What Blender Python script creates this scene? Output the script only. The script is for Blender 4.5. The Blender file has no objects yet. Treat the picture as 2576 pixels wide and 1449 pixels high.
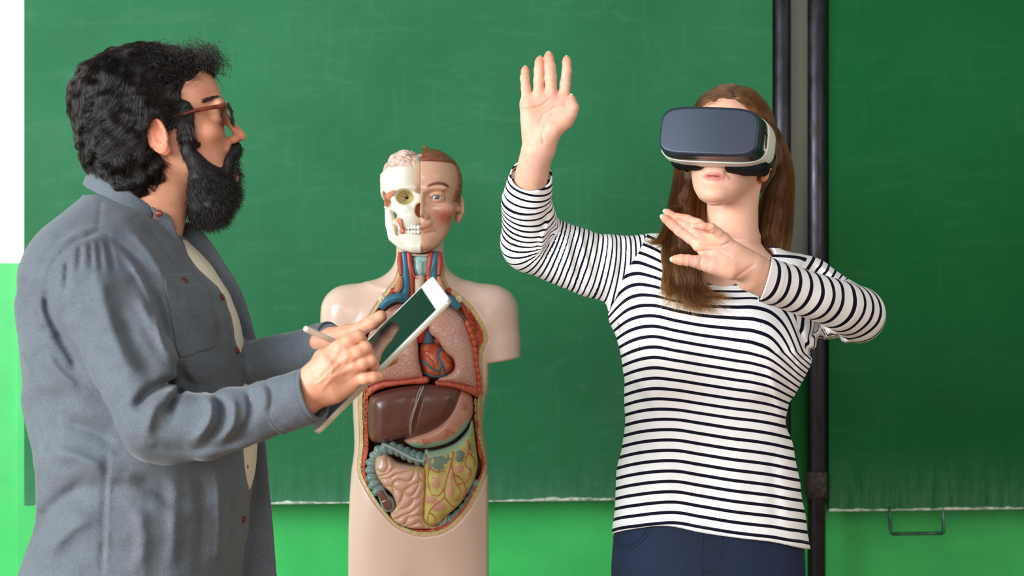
import bpy, math, numpy as np, random
from mathutils import Vector, Matrix
random.seed(7); RNG = np.random.default_rng(7)
FPX = 3578.0; CX = 1288.0; CY = 724.5; CZ = 1.32
COL = bpy.context.scene.collection
A = np.array
def P(px, py, d):
    """world point seen along image direction (px,py) at distance d"""
    return A([(px-CX)*d/FPX, d, CZ-(py-CY)*d/FPX])
def R(r, d): return r*d/FPX
# ------------------------------------------------------------ signed distance toolkit
def cone(a, b, ra, rb):
    a = A(a, float); b = A(b, float); ba = b-a; bb = float(ba@ba)+1e-12
    def f(p):
        q = p-a; h = np.clip(q@(ba/bb), 0, 1); q -= h[:, None]*ba
        return np.sqrt(np.einsum('ij,ij->i', q, q))-(ra+(rb-ra)*h)
    return f
def ball(c, r):
    c = A(c, float)
    def f(p):
        q = p-c; return np.sqrt(np.einsum('ij,ij->i', q, q))-r
    return f
def rot(axis, deg): return np.array(Matrix.Rotation(math.radians(deg), 3, axis))
def ell(c, r, M=None):
    c = A(c, float); r = A(r, float)
    def f(p):
        q = p-c
        if M is not None: q = q@M
        q = q/r; k = np.sqrt(np.einsum('ij,ij->i', q, q)); q = q/r; g = np.sqrt(np.einsum('ij,ij->i', q, q))+1e-9
        return k*(k-1)/g
    return f
def boxf(c, hs, rad, M=None):
    c = A(c, float); hs = A(hs, float)-rad
    def f(p):
        q = p-c
        if M is not None: q = q@M
        q = np.abs(q)-hs
        return np.sqrt((np.maximum(q, 0)**2).sum(1))+np.minimum(q.max(1), 0)-rad
    return f
def smin(a, b, k):
    if k <= 0: return np.minimum(a, b)
    h = np.maximum(k-np.abs(a-b), 0)/k
    return np.minimum(a, b)-h*h*k*0.25
def smax(a, b, k): return -smin(-a, -b, k)
def su(k, *fs):
    def f(p):
        d = fs[0](p)
        for g in fs[1:]: d = smin(d, g(p), k)
        return d
    return f
def sub(k, f0, *gs):
    def f(p):
        d = f0(p)
        for g in gs: d = smax(d, -g(p), k)
        return d
    return f
def inter(k, f0, g0): return lambda p: smax(f0(p), g0(p), k)
def chain(pts, rs, k=0.0):
    fs = [cone(pts[i], pts[i+1], rs[i], rs[i+1]) for i in range(len(pts)-1)]
    return su(k, *fs)
def tf(f, M, c, s=1.0):
    """f given in local coords; world = c + s*M@local"""
    c = A(c, float)
    return lambda p: f(((p-c)@M)/s)*s
def offset(f, o): return lambda p: f(p)-o
def spl(xs, ys):
    """monotone-ish smooth interpolation (Catmull-Rom Hermite)"""
    xs = A(xs, float); ys = A(ys, float)
    if xs[0] > xs[-1]: xs = xs[::-1]; ys = ys[::-1]
    m = np.gradient(ys, xs)
    def f(x):
        x = np.clip(x, xs[0], xs[-1]); i = np.clip(np.searchsorted(xs, x)-1, 0, len(xs)-2)
        h = xs[i+1]-xs[i]; t = (x-xs[i])/h
        return ((2*t**3-3*t*t+1)*ys[i]+(t**3-2*t*t+t)*h*m[i]+(-2*t**3+3*t*t)*ys[i+1]+(t**3-t*t)*h*m[i+1])
    return f
def loft(zs, xl, xr, yf, yb, n=2.2):
    """horizontal superellipse sections between xl..xr and yf..yb"""
    zs = A(zs, float); L = spl(zs, xl); Rr = spl(zs, xr); Ff = spl(zs, yf); B = spl(zs, yb)
    z0, z1 = zs.min(), zs.max()
    def f(p):
        z = np.clip(p[:, 2], z0, z1)
        l = L(z); r = Rr(z); a = Ff(z); b = B(z)
        rx = np.maximum((r-l)/2, 1e-4); ry = np.maximum((b-a)/2, 1e-4)
        x = (p[:, 0]-(l+r)/2)/rx; y = (p[:, 1]-(a+b)/2)/ry
        ax = np.abs(x)+1e-9; ay = np.abs(y)+1e-9
        k = (ax**n+ay**n)**(1/n)
        gx = (ax/k)**(n-1)/rx; gy = (ay/k)**(n-1)/ry
        d = (k-1)/np.sqrt(gx*gx+gy*gy)
        d = np.maximum(d, -np.minimum(rx, ry))
        return np.maximum(d, np.maximum(z0-p[:, 2], p[:, 2]-z1))
    return f
def polysd(poly, X, Z):
    """2-D signed distance to a polygon (negative inside)"""
    poly = A(poly, float); sh = X.shape; X = X.ravel(); Z = Z.ravel()
    d = np.full(X.shape, 1e9); ins = np.zeros(X.shape, bool)
    for i in range(len(poly)):
        a = poly[i]; b = poly[(i+1) % len(poly)]
        e = b-a; wx = X-a[0]; wz = Z-a[1]
        t = np.clip((wx*e[0]+wz*e[1])/(e@e+1e-12), 0, 1)
        d = np.minimum(d, (wx-e[0]*t)**2+(wz-e[1]*t)**2)
        c = (a[1] > Z) != (b[1] > Z)
        if e[1] != 0: ins ^= c & (X < a[0]+e[0]*(Z-a[1])/e[1])
    d = np.sqrt(d); return np.where(ins, -d, d).reshape(sh)
def smooth_poly(pts, n=6, closed=True):
    pts = A(pts, float); N = len(pts); out = []
    for i in range(N if closed else N-1):
        g = lambda j: pts[j % N] if closed else pts[min(max(j, 0), N-1)]
        p0, p1, p2, p3 = g(i-1), g(i), g(i+1), g(i+2)
        for k in range(n):
            t = k/n
            out.append(0.5*((2*p1)+(p2-p0)*t+(2*p0-5*p1+4*p2-p3)*t*t+(-p0+3*p1-3*p2+p3)*t**3))
    if not closed: out.append(pts[-1])
    return A(out)
def grid2(fn, lo, hi, h):
    """cache a 2-D function on a grid -> bilinear sampler over (a,b)"""
    xs = np.arange(lo[0]-3*h, hi[0]+4*h, h); zs = np.arange(lo[1]-3*h, hi[1]+4*h, h)
    X, Z = np.meshgrid(xs, zs, indexing='ij'); G = fn(X, Z)
    def f(x, z):
        u = np.clip((x-xs[0])/h, 0, len(xs)-1.001); v = np.clip((z-zs[0])/h, 0, len(zs)-1.001)
        i = u.astype(int); j = v.astype(int); a = u-i; b = v-j
        return G[i, j]*(1-a)*(1-b)+G[i+1, j]*a*(1-b)+G[i, j+1]*(1-a)*b+G[i+1, j+1]*a*b
    return f
# noise -------------------------------------------------------------
_PERM = RNG.permutation(256)
_GR = RNG.normal(size=(256,))
def vnoise(p):
    """smooth value noise, p (N,3)"""
    i = np.floor(p).astype(int); f = p-i; f = f*f*f*(f*(f*6-15)+10)
    def h(a, b, c): return _GR[_PERM[(_PERM[(_PERM[(i[:, 0]+a) & 255]+i[:, 1]+b) & 255]+i[:, 2]+c) & 255]]
    def l(a, b, t): return a+(b-a)*t
    x = f[:, 0]; y = f[:, 1]; z = f[:, 2]
    return l(l(l(h(0,0,0), h(1,0,0), x), l(h(0,1,0), h(1,1,0), x), y), l(l(h(0,0,1), h(1,0,1), x), l(h(0,1,1), h(1,1,1), x), y), z)*0.6
def turing(n, wl, it=220, seed=1):
    """labyrinth pattern on an n x n periodic grid, wavelength wl cells"""
    r = np.random.default_rng(seed); u = r.normal(size=(n, n))*0.1
    kx = np.fft.fftfreq(n)[:, None]; ky = np.fft.rfftfreq(n)[None, :]
    k2 = (kx*kx+ky*ky)*(wl*wl); Lk = 0.35-(1-k2)**2; E = 1/(1-0.5*Lk)
    for _ in range(it): u = np.fft.irfft2((np.fft.rfft2(u-0.5*u**3))*E, s=(n, n))
    return u/np.abs(u).max()
def sampler(G, cell, x0=0., z0=0.):
    n = G.shape[0]
    def f(x, z):
        u = (x-x0)/cell % n; v = (z-z0)/cell % n; i = u.astype(int) % n; j = v.astype(int) % n; a = u-np.floor(u); b = v-np.floor(v)
        i1 = (i+1) % n; j1 = (j+1) % n
        return G[i, j]*(1-a)*(1-b)+G[i1, j]*a*(1-b)+G[i, j1]*(1-a)*b+G[i1, j1]*a*b
    return f
# meshing -------------------------------------------------------------
def surf(f, lo, hi, h, newton=2, c=4):
    lo = A(lo, float)-3*h; hi = A(hi, float)+3*h
    n = (np.ceil((hi-lo)/(h*c)).astype(int))*c+1
    nc = (n-1)//c+1
    ax = [lo[i]+np.arange(nc[i])*h*c for i in range(3)]
    G = np.stack(np.meshgrid(*ax, indexing='ij'), -1).reshape(-1, 3)
    D = f(G).reshape(nc).astype(np.float32)
    for i in range(3):     # linear upsampling, axis by axis
        a = np.repeat(np.take(D, range(D.shape[i]-1), i), c, axis=i); b = np.repeat(np.take(D, range(1, D.shape[i]), i), c, axis=i)
        t = np.tile(np.arange(c)/c, D.shape[i]-1); sh = [1, 1, 1]; sh[i] = len(t); t = t.reshape(sh).astype(np.float32)
        D = np.concatenate([a*(1-t)+b*t, np.take(D, [-1], i)], axis=i)
    m = np.abs(D) < h*c*1.45
    idx = np.argwhere(m)
    for s in range(0, len(idx), 400000):
        q = idx[s:s+400000]; D[q[:, 0], q[:, 1], q[:, 2]] = f(lo+q*h)
    S = D < 0
    cnt = np.zeros(tuple(n-1), np.int8)
    for dx in (0, 1):
        for dy in (0, 1):
            for dz in (0, 1): cnt += S[dx:n[0]-1+dx, dy:n[1]-1+dy, dz:n[2]-1+dz]
    act = (cnt > 0) & (cnt < 8); cid = np.argwhere(act)
    vid = np.full(act.shape, -1, np.int64); vid[act] = np.arange(len(cid))
    acc = np.zeros((len(cid), 3)); num = np.zeros(len(cid))
    corners = [(0,0,0),(1,0,0),(0,1,0),(1,1,0),(0,0,1),(1,0,1),(0,1,1),(1,1,1)]
    for a in range(8):
        for b in range(a+1, 8):
            if sum(abs(corners[a][k]-corners[b][k]) for k in range(3)) != 1: continue
            da = D[cid[:, 0]+corners[a][0], cid[:, 1]+corners[a][1], cid[:, 2]+corners[a][2]]
            db = D[cid[:, 0]+corners[b][0], cid[:, 1]+corners[b][1], cid[:, 2]+corners[b][2]]
            cr = (da < 0) != (db < 0); t = np.where(cr, da/(da-db+1e-20), 0)[:, None]
            acc += np.where(cr[:, None], A(corners[a])*(1-t)+A(corners[b])*t, 0); num += cr
    V = lo+(cid+acc/num[:, None])*h
    Q = []
    for ax_ in range(3):
        u, v = (ax_+1) % 3, (ax_+2) % 3
        sl0 = [slice(None)]*3; sl1 = [slice(None)]*3; sl0[ax_] = slice(0, -1); sl1[ax_] = slice(1, None)
        for w in (u, v): sl0[w] = slice(1, -1); sl1[w] = slice(1, -1)
        s0 = S[tuple(sl0)]; s1 = S[tuple(sl1)]
        e = np.argwhere(s0 != s1); fl = s0[e[:, 0], e[:, 1], e[:, 2]]
        e = e.copy(); e[:, u] += 1; e[:, v] += 1
        def g(du, dv):
            q = e.copy(); q[:, u] += du; q[:, v] += dv; return vid[q[:, 0], q[:, 1], q[:, 2]]
        q = np.stack([g(-1, -1), g(0, -1), g(0, 0), g(-1, 0)], 1)
        q[~fl] = q[~fl][:, ::-1]
        Q.append(q)
    Q = np.concatenate(Q); Q = Q[(Q >= 0).all(1)]
    e = h*0.35
    for _ in range(newton):
        d = f(V); g = np.stack([f(V+A(v)*e)-d for v in ((1,0,0),(0,1,0),(0,0,1))], 1)/e
        st = d/np.maximum(np.einsum('ij,ij->i', g, g), 0.25); st = np.clip(st, -h*.5, h*.5)
        V = V-st[:, None]*g
    return V, Q
def link(o, parent=None):
    COL.objects.link(o)
    if parent is not None: o.parent = parent
    return o
def mesh(name, V, F, mat=None, parent=None, smooth=True, attrs=None):
    me = bpy.data.meshes.new(name)
    if isinstance(F, np.ndarray):
        me.vertices.add(len(V)); me.vertices.foreach_set('co', np.ascontiguousarray(V, np.float32).ravel())
        k = F.shape[1]; me.loops.add(F.size); me.loops.foreach_set('vertex_index', np.ascontiguousarray(F, np.int32).ravel())
        me.polygons.add(len(F)); me.polygons.foreach_set('loop_start', np.arange(0, F.size, k, dtype=np.int32))
        me.update(calc_edges=True); me.validate()
    else:
        me.from_pydata([tuple(map(float, v)) for v in V], [], [tuple(map(int, q)) for q in F]); me.update()
    if smooth: me.polygons.foreach_set('use_smooth', np.ones(len(me.polygons), bool))
    for an, av in (attrs or {}).items():
        av = np.asarray(av, np.float32)
        if av.ndim == 2:
            if av.shape[1] == 3: av = np.concatenate([av, np.ones((len(av), 1), np.float32)], 1)
            t = me.attributes.new(an, 'FLOAT_COLOR', 'POINT'); t.data.foreach_set('color', av.ravel())
        else:
            t = me.attributes.new(an, 'FLOAT', 'POINT'); t.data.foreach_set('value', av)
    if mat: me.materials.append(mat)
    o = bpy.data.objects.new(name, me); return link(o, parent)
def sdf(name, f, lo, hi, h, mat, parent=None, attr=None, newton=2):
    V, Q = surf(f, lo, hi, h, newton)
    return mesh(name, V, Q, mat, parent, attrs=attr(V) if attr else None)
def bb(pts, pad):
    pts = A(pts, float); return pts.min(0)-pad, pts.max(0)+pad
def tube(name, pts, rs, mat, parent=None, seg=12, cap=True, flat=None):
    """swept tube mesh along smoothed points"""
    pts = A(pts, float)
    if np.isscalar(rs): rs = [rs]*len(pts)
    q = smooth_poly(np.concatenate([pts, A(rs, float)[:, None]], 1), 6, False)
    V, F = sweep(q[:, :3], q[:, 3], seg, cap)
    return mesh(name, V, F, mat, parent)
def sweep(p, r, seg=12, cap=True):
    V = []; F = []; n = len(p); up = None
    for i in range(n):
        t = p[min(i+1, n-1)]-p[max(i-1, 0)]; t = t/(np.linalg.norm(t)+1e-12)
        if up is None:
            up = np.cross(t, [0, 0, 1.]) if abs(t[2]) < .9 else np.cross(t, [1., 0, 0])
        up = up-t*(up@t); up /= np.linalg.norm(up)+1e-12; w = np.cross(t, up)
        for k in range(seg):
            a = 2*math.pi*k/seg; V.append(p[i]+r[i]*(math.cos(a)*up+math.sin(a)*w))
    for i in range(n-1):
        for k in range(seg):
            k2 = (k+1) % seg; F.append((i*seg+k, i*seg+k2, (i+1)*seg+k2, (i+1)*seg+k))
    if cap: F.append(tuple(range(seg))[::-1]); F.append(tuple((n-1)*seg+k for k in range(seg)))
    return V, F
def boxmesh(name, lo, hi, mat, parent=None, bev=0.0, smooth=False):
    x0, y0, z0 = lo; x1, y1, z1 = hi
    V = [(x0,y0,z0),(x1,y0,z0),(x1,y1,z0),(x0,y1,z0),(x0,y0,z1),(x1,y0,z1),(x1,y1,z1),(x0,y1,z1)]
    F = [(0,3,2,1),(4,5,6,7),(0,1,5,4),(1,2,6,5),(2,3,7,6),(3,0,4,7)]
    o = mesh(name, V, F, mat, parent, smooth=smooth)
    if bev:
        b = o.modifiers.new('b', 'BEVEL'); b.width = bev; b.segments = 3
    return o
def hair(name, strands, radii, mat, parent):
    """strands: (S,K,3) ; radii (S,K)"""
    S, K, _ = strands.shape
    hc = bpy.data.hair_curves.new(name); hc.add_curves([K]*S)
    hc.points.foreach_set('position', strands.astype(np.float32).ravel())
    at = hc.attributes.get('radius') or hc.attributes.new('radius', 'FLOAT', 'POINT')
    at.data.foreach_set('value', radii.astype(np.float32).ravel())
    hc.materials.append(mat)
    return link(bpy.data.objects.new(name, hc), parent)
# tags -------------------------------------------------------------
def tag(o, label=None, cat=None, group=None, kind=None):
    if label: o['label'] = label
    if cat: o['category'] = cat
    if group: o['group'] = group
    if kind: o['kind'] = kind
    return o
def empty(name, loc, label, cat, group=None):
    o = bpy.data.objects.new(name, None); o.location = tuple(map(float, loc)); o.empty_display_size = .05
    link(o); EMPT.append(o); return tag(o, label, cat, group)
EMPT = []
def finish_parents():
    """children were modelled in world coordinates: keep them there under their empties"""
    for e in EMPT:
        for c in e.children: c.location = Vector(c.location)-Vector(e.location)
# materials -------------------------------------------------------------
def srgb(r, g, b):
    f = lambda c: (c/255/12.92) if c/255 <= .04045 else ((c/255+.055)/1.055)**2.4
    return (f(r), f(g), f(b))
def lin(*c): return A(srgb(*c))
class M:
    def __init__(s, name, col=(.8, .8, .8), rough=.5, **kw):
        s.m = bpy.data.materials.new(name); s.m.use_nodes = True; s.nt = s.m.node_tree; s.b = s.nt.nodes['Principled BSDF']
        s.set('Base Color', (*col, 1)); s.set('Roughness', rough)
        for k, v in kw.items(): s.set(k.replace('_', ' '), v)
    def set(s, k, v):
        if k in s.b.inputs: s.b.inputs[k].default_value = v
        else: raise KeyError(k)
    def n(s, t, **kw):
        x = s.nt.nodes.new('ShaderNode'+t)
        for k, v in kw.items():
            if k in x.inputs: x.inputs[k].default_value = v
            else: setattr(x, k, v)
        return x
    def l(s, a, b): s.nt.links.new(a, b)
    def attr(s, name, out='Color'):
        return s.n('Attribute', attribute_name=name).outputs[out]
    def coord(s, scale=(1, 1, 1), rotz=0):
        t = s.n('TexCoord'); mp = s.n('Mapping'); mp.inputs['Scale'].default_value = scale; mp.inputs['Rotation'].default_value = (0, 0, rotz)
        s.l(t.outputs['Object'], mp.inputs['Vector']); return mp.outputs[0]
    def noise(s, scale, detail=3, rough=.5, vec=None, dist=0):
        x = s.n('TexNoise', Scale=scale, Detail=detail, Roughness=rough, Distortion=dist)
        s.l(vec if vec else s.coord(), x.inputs['Vector']); return x.outputs['Fac']
    def ramp(s, fac, stops):
        r = s.n('ValToRGB'); e = r.color_ramp.elements
        while len(e) < len(stops): e.new(.5)
        for i, (p, c) in enumerate(stops): e[i].position = p; e[i].color = (*c, 1) if len(c) == 3 else c
        s.l(fac, r.inputs[0]); return r.outputs[0]
    def mix(s, fac, a, b, mode='MIX'):
        x = s.n('Mix', data_type='RGBA', blend_type=mode)
        for sock, v in ((x.inputs['Factor'], fac), (x.inputs[6], a), (x.inputs[7], b)):
            if hasattr(v, 'is_linked'): s.l(v, sock)
            elif isinstance(v, (int, float)): sock.default_value = v
            else: sock.default_value = (*v, 1)
        return x.outputs[2]
    def math(s, op, a, b=0., c=0.):
        x = s.n('Math', operation=op)
        for i, v in enumerate((a, b, c)):
            if hasattr(v, 'is_linked'): s.l(v, x.inputs[i])
            else: x.inputs[i].default_value = v
        return x.outputs[0]
    def base(s, c): s.l(c, s.b.inputs['Base Color']); return s
    def bump(s, h, strength=.3, dist=.001):
        x = s.n('Bump', Strength=strength, Distance=dist); s.l(h, x.inputs['Height'])
        if s.b.inputs['Normal'].is_linked: s.l(s.b.inputs['Normal'].links[0].from_socket, x.inputs['Normal'])
        s.l(x.outputs[0], s.b.inputs['Normal']); return s
def vmix(a, b, t): return a*(1-t)[:, None]+b*t[:, None]
def sstep(a, b, x):
    t = np.clip((x-a)/(b-a), 0, 1); return t*t*(3-2*t)
# ------------------------------------------------------------ heads
def head_local(lips=1.0, ear=(1, 1), neck=True, lid=1.0, eyes=True, nose=1.0, male=0.0, noseup=0.0, earx=0.0):
    """adult head, face towards -y, eye level z=0, chin at z=-.116, vertex z=.112"""
    zs = [-.119, -.112, -.10, -.085, -.07, -.05, -.02, 0, .03, .05, .07, .09, .104, .111, .114]
    fr = [-.066, -.080, -.085, -.0835, -.0805, -.083, -.084, -.083, -.0905, -.090, -.083, -.066, -.044, -.02, .004]
    bk = [-.045, -.032, -.01, .012, .03, .055, .085, .097, .103, .101, .092, .073, .048, .026, .008]
    w = [.012, .026, .038, .048, .0545, .0605, .067, .0705, .0745, .0735, .068, .055, .037, .02, .004]
    base = loft(zs, [-x for x in w], w, fr, bk, 2.15)
    fs = [base]
    for s in (-1, 1):
        fs.append(ell((s*.043, -.058, -.026), (.022, .022, .018)))
        fs.append(ell((s*.027, -.082-.004*male, .018), (.025, .010, .006+.002*male)))
    body = su(.018, *fs)
    k = []
    nz = su(.008, ell((0, -.0815, -.056), (.020, .0085, .013)), cone((0, -.087, .003), (0, -.1035*nose-noseup*.3, -.030), .0065, .0078), ell((0, -.1055*nose, -.0375+noseup), (.0085, .0095, .0080)),
            *[ell((s*.0105, -.0955, -.0415), (.0078, .0095, .0072)) for s in (-1, 1)])
    body = (lambda a, b: (lambda p: smin(a(p), b(p), .009)))(body, nz)
    li_ = [chain([(s*.0235, -.0758, -.0706), (s*.0150, -.0803, -.0684), (s*.0065, -.0836, -.0664), (0, -.0838, -.0673)], [.0016, .0030*lips, .0036*lips, .0034*lips]) for s in (-1, 1)]+[chain([(s*.0235, -.0758, -.0709), (s*.0145, -.0798, -.0734), (s*.0060, -.0826, -.0752), (0, -.0828, -.0755)], [.0016, .0034*lips, .0044*lips, .0046*lips]) for s in (-1, 1)]
    li = su(.003, *li_)
    b2 = (lambda a, b: (lambda p: smin(a(p), b(p), .006)))(body, li)
    chin = ell((0, -.074, -.101), (.021, .0165, .016))
    b3 = su(.014, b2, chin)
    cuts = [ell((0, -.0885, -.0706), (.0190, .0048, .0008)),
            *[ell((s*.0062, -.101, -.0465), (.0036, .006, .0030)) for s in (-1, 1)]]
    b4 = sub(.003, b3, *cuts)
    if eyes:
        sock = [ell((s*.0315, -.0925, -.001), (.0170, .0110, .0120)) for s in (-1, 1)]
        b4 = sub(.012, b4, *sock)
        lids = [ell((s*.0315, -.0742, -.001), (.0170, .0139, .0142)) for s in (-1, 1)]
        b5 = b4; b4 = su(.004, b5, *lids)
        b4 = sub(.0015, b4, *[ell((s*.0315, -.0885, -.0018), (.0135, .012, .0050*lid)) for s in (-1, 1)], *[ball((s*.0315, -.0735, -.001), .0119) for s in (-1, 1)])
    for s, on in zip((-1, 1), ear):
        if not on: continue
        M_ = rot('Z', s*22)@rot('X', -8)
        e1 = ell((s*(.0795+earx), .022, -.018), (.0045, .0185, .0315), M_)
        lob = ell((s*(.0765+earx), .014, -.043), (.0045, .010, .011), M_)
        e = su(.006, e1, lob)
        e = sub(.003, e, ell((s*(.0845+earx), .019, -.020), (.0048, .0085, .0135), M_), ell((s*(.0855+earx), .024, -.006), (.0040, .0115, .0165), M_))
        hx = []
        for i in range(9):
            a = math.radians(-30+i*30); hx.append(A([s*(.0815+earx), .0225, -.018])+M_@A([0, .0165*-math.cos(a)*-1, .0285*math.sin(a)]))
        e = su(.003, e, chain(hx, [.0028]*9), ell((s*(.077+earx), .0075, -.022), (.004, .004, .007)))
        b4 = (lambda a, b: (lambda p: smin(a(p), b(p), .006)))(b4, e)
    if neck:
        b4 = (lambda a, b: (lambda p: smin(a(p), b(p), .025)))(b4, neck if callable(neck) else cone((0, .035, -.06), (0, .055, -.20), .052, .056))
    return b4
D0 = 3.03; DO = 2.95
def pt(px, py, d=D0): return P(px, py, d)
def zs_(pys, d=D0): return [CZ-(q-CY)*d/FPX for q in pys]
def xs_(pxs, d=D0): return [(q-CX)*d/FPX for q in pxs]
def mapz(z, pts): return [z(*q) for q in pts]
def p2(pts, d=DO): return A([[(x-CX)*d/FPX, CZ-(y-CY)*d/FPX] for x, y in pts])
vc = lambda name, rough=.45, **k: (lambda m: m.base(m.attr('col')))(M(name, (1, 1, 1), rough, **k))
def polyd(pts, x, y):
    d = np.full(x.shape, 1e9)
    for i in range(len(pts)-1):
        a = A(pts[i], float); e = A(pts[i+1], float)-a; t = np.clip(((x-a[0])*e[0]+(y-a[1])*e[1])/(e@e), 0, 1)
        d = np.minimum(d, np.hypot(x-a[0]-t*e[0], y-a[1]-t*e[1]))
    return d
# eye
def eyeball(name, c, r, look, parent, iris=srgb(96, 118, 128), rscale=1.0):
    look = A(look, float); look /= np.linalg.norm(look)
    V = []; F = []; NU, NV = 32, 24
    u = np.cross(look, [0, 0, 1.]); u /= np.linalg.norm(u); w = np.cross(u, look)
    for i in range(NV+1):
        a = math.pi*i/NV; rr = r*(1.0+.03*math.exp(-(a/.42)**4))
        for k in range(NU):
            b = 2*math.pi*k/NU; V.append(A(c)+rr*(look*math.cos(a)+math.sin(a)*(u*math.cos(b)+w*math.sin(b))))
    for i in range(NV):
        for k in range(NU): F.append((i*NU+k, i*NU+(k+1) % NU, (i+1)*NU+(k+1) % NU, (i+1)*NU+k))
    an = A([math.pi*(i//NU)/NV for i in range(len(V))])
    m = M(name, (1, 1, 1), .08); m.set('Coat Weight', 1.0)
    m.base(m.ramp(m.math('DIVIDE', m.attr('ang', 'Fac'), 1.0), [(.0, (.005,)*3), (.17, (.005,)*3), (.19, iris), (.47, A(iris)*.6), (.53, (.02, .02, .025)), (.56, srgb(232, 224, 214)), (1, srgb(232, 214, 204))]))
    return mesh('eyeball', V, F, m.m, parent, attrs={'ang': an})
# ============================================================ ROOM
TH = math.atan(.075)
def wallpt(px, v):
    t = (px-CX)/FPX; y = (3.6+v)/(1-.075*t); return t*y, y
def wz(px, py, v):
    x, y = wallpt(px, v); return CZ-(py-CY)*y/FPX
def wu(px, v):
    x, y = wallpt(px, v)          # local u of a frame whose origin is (0,3.6), u along the wall
    return x*math.cos(TH)+(y-3.6)*math.sin(TH)
def wallobj(o):
    o.location = (0, 3.6, 0); o.rotation_euler = (0, 0, TH); return o
WG = .16
mw = M('wall_paint', rough=.45)
# two-tone oil paint: cream above, green below a painted line
c = mw.n('TexCoord'); sp = mw.n('SeparateXYZ'); mw.l(c.outputs['Object'], sp.inputs[0])
zz = mw.math('GREATER_THAN', sp.outputs[2], wz(20, 662, WG))
n1 = mw.noise(9, 4); g = mw.ramp(n1, [(.3, srgb(54, 186, 92)), (.7, srgb(64, 200, 102))])
cr = mw.ramp(mw.noise(14, 4), [(.3, srgb(222, 222, 198)), (.7, srgb(230, 230, 212))])
mw.base(mw.mix(zz, g, cr)); mw.bump(mw.noise(60, 3), .15, .002)
wb = wallobj(boxmesh('wall_back', (-3.2, WG, 0), (3.6, WG+.1, 2.9), mw.m)); tag(wb, kind='structure')
ts = wallobj(boxmesh('trim_1', (wu(43, WG), WG-.012, 0), (wu(100, WG), WG-.0005, 2.9), mw.m, bev=.003)); tag(ts, kind='structure')
mf = M('floor_wood', rough=.4); mf.base(mf.ramp(mf.noise(3, 5, vec=mf.coord((1, 12, 1))), [(.3, srgb(120, 84, 54)), (.7, srgb(160, 118, 78))]))
fl = boxmesh('floor', (-3.2, -1.5, -.06), (3.6, 4.2, 0), mf.m); tag(fl, kind='structure')
def board_mat(name, c1, c2, chalk, amt):
    m = M(name, rough=.6); m.set('Specular IOR Level', .16)
    a = m.ramp(m.noise(2.2, 5, .6), [(.3, c1), (.75, c2)])
    sc = m.ramp(m.noise(5, 8, .75, vec=m.coord((1, 1, 4.5), 0), dist=.8), [(.52, (0, 0, 0)), (.86, (1, 1, 1))])
    fine = m.noise(260, 2); fi = m.ramp(fine, [(.3, (.0, .0, .0)), (.8, (.5, .5, .5))])
    str_ = m.ramp(m.noise(7, 6, .7, vec=m.coord((7, 1, .5))), [(.55, (0, 0, 0)), (.8, (1, 1, 1))])
    c3 = m.mix(m.math('MULTIPLY', sc, amt), a, chalk); c4 = m.mix(m.math('MULTIPLY', str_, amt*.6), c3, chalk); c5 = m.mix(m.math('MULTIPLY', fi, .10), c4, chalk)
    # chalk dust settled along the lower border
    t = m.n('TexCoord'); s_ = m.n('SeparateXYZ'); m.l(t.outputs['Object'], s_.inputs[0])
    zr = m.n('MapRange'); m.l(s_.outputs[2], zr.inputs[0]); zr.inputs[1].default_value = .95; zr.inputs[2].default_value = .77; zr.inputs[3].default_value = 0; zr.inputs[4].default_value = 1
    st2 = m.ramp(m.noise(5, 7, .7, vec=m.coord((9, 1, 1))), [(.35, (0, 0, 0)), (.8, (1, 1, 1))])
    c6 = m.mix(m.math('MULTIPLY', m.math('MULTIPLY', zr.outputs[0], zr.outputs[0]), m.math('MULTIPLY', st2, .55 if amt > .2 and 'deep' not in name else .22)), c5, srgb(170, 205, 185))
    m.base(c6); m.l(m.ramp(m.noise(4, 4), [(.3, (.5,)*3), (.7, (.65,)*3)]), m.b.inputs['Roughness']); return m.m
mb1 = board_mat('slate_green', srgb(30, 100, 60), srgb(44, 114, 75), srgb(110, 165, 130), .20)
mb2 = board_mat('slate_deep_green', srgb(0, 84, 34), srgb(4, 96, 44), srgb(70, 140, 95), .20)
mdust = M('chalk_dust', srgb(200, 205, 190), .9); mdust.base(mdust.ramp(mdust.noise(50, 5, .7), [(.35, srgb(110, 150, 115)), (.6, srgb(225, 228, 215))]))
medge = M('board_edge', srgb(30, 78, 55), .5)
bz = wz(1000, 1262, 0)
def ragged(name, u0, u1, z, t, v, mat, parent, seed):
    """crumbly chalk-dust crust along a board's lower edge"""
    r = np.random.default_rng(seed); n = 260; us = np.linspace(u0, u1, n)
    k = np.convolve(r.random(n+20), np.ones(7)/7, 'same')[10:-10]; k2 = np.convolve(r.random(n+60), np.ones(31)/31, 'same')[30:-30]
    hgt = t*(.1+np.clip((k2-.46)*9, 0, 1.4))*(.5+k)
    V = []; F = []
    for i, u in enumerate(us):
        V += [(u, v, z+hgt[i]), (u, v-.004-.004*k[i], z+hgt[i]*.5), (u, v-.003, z-.003), (u, v+.006, z-.004)]
    for i in range(n-1):
        for j in range(3): F.append((4*i+j, 4*i+j+1, 4*i+4+j+1, 4*i+4+j))
    return mesh(name, V, F, mat, parent)
e1 = empty('chalkboard', (0, 3.6, 0), 'large dull green chalkboard behind the man, torso model and woman, left of the metal poles', 'chalkboard')
e1.rotation_euler = (0, 0, TH); EMPT.remove(e1)
boxmesh('writing_surface', (wu(60, 0), 0, bz), (wu(1944, 0), .022, 2.6), mb1, e1, bev=.002)
boxmesh('backing_frame', (wu(66, 0)+.01, .023, bz+.012), (wu(1944, 0)-.01, .055, 2.59), medge.m, e1)
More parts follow.
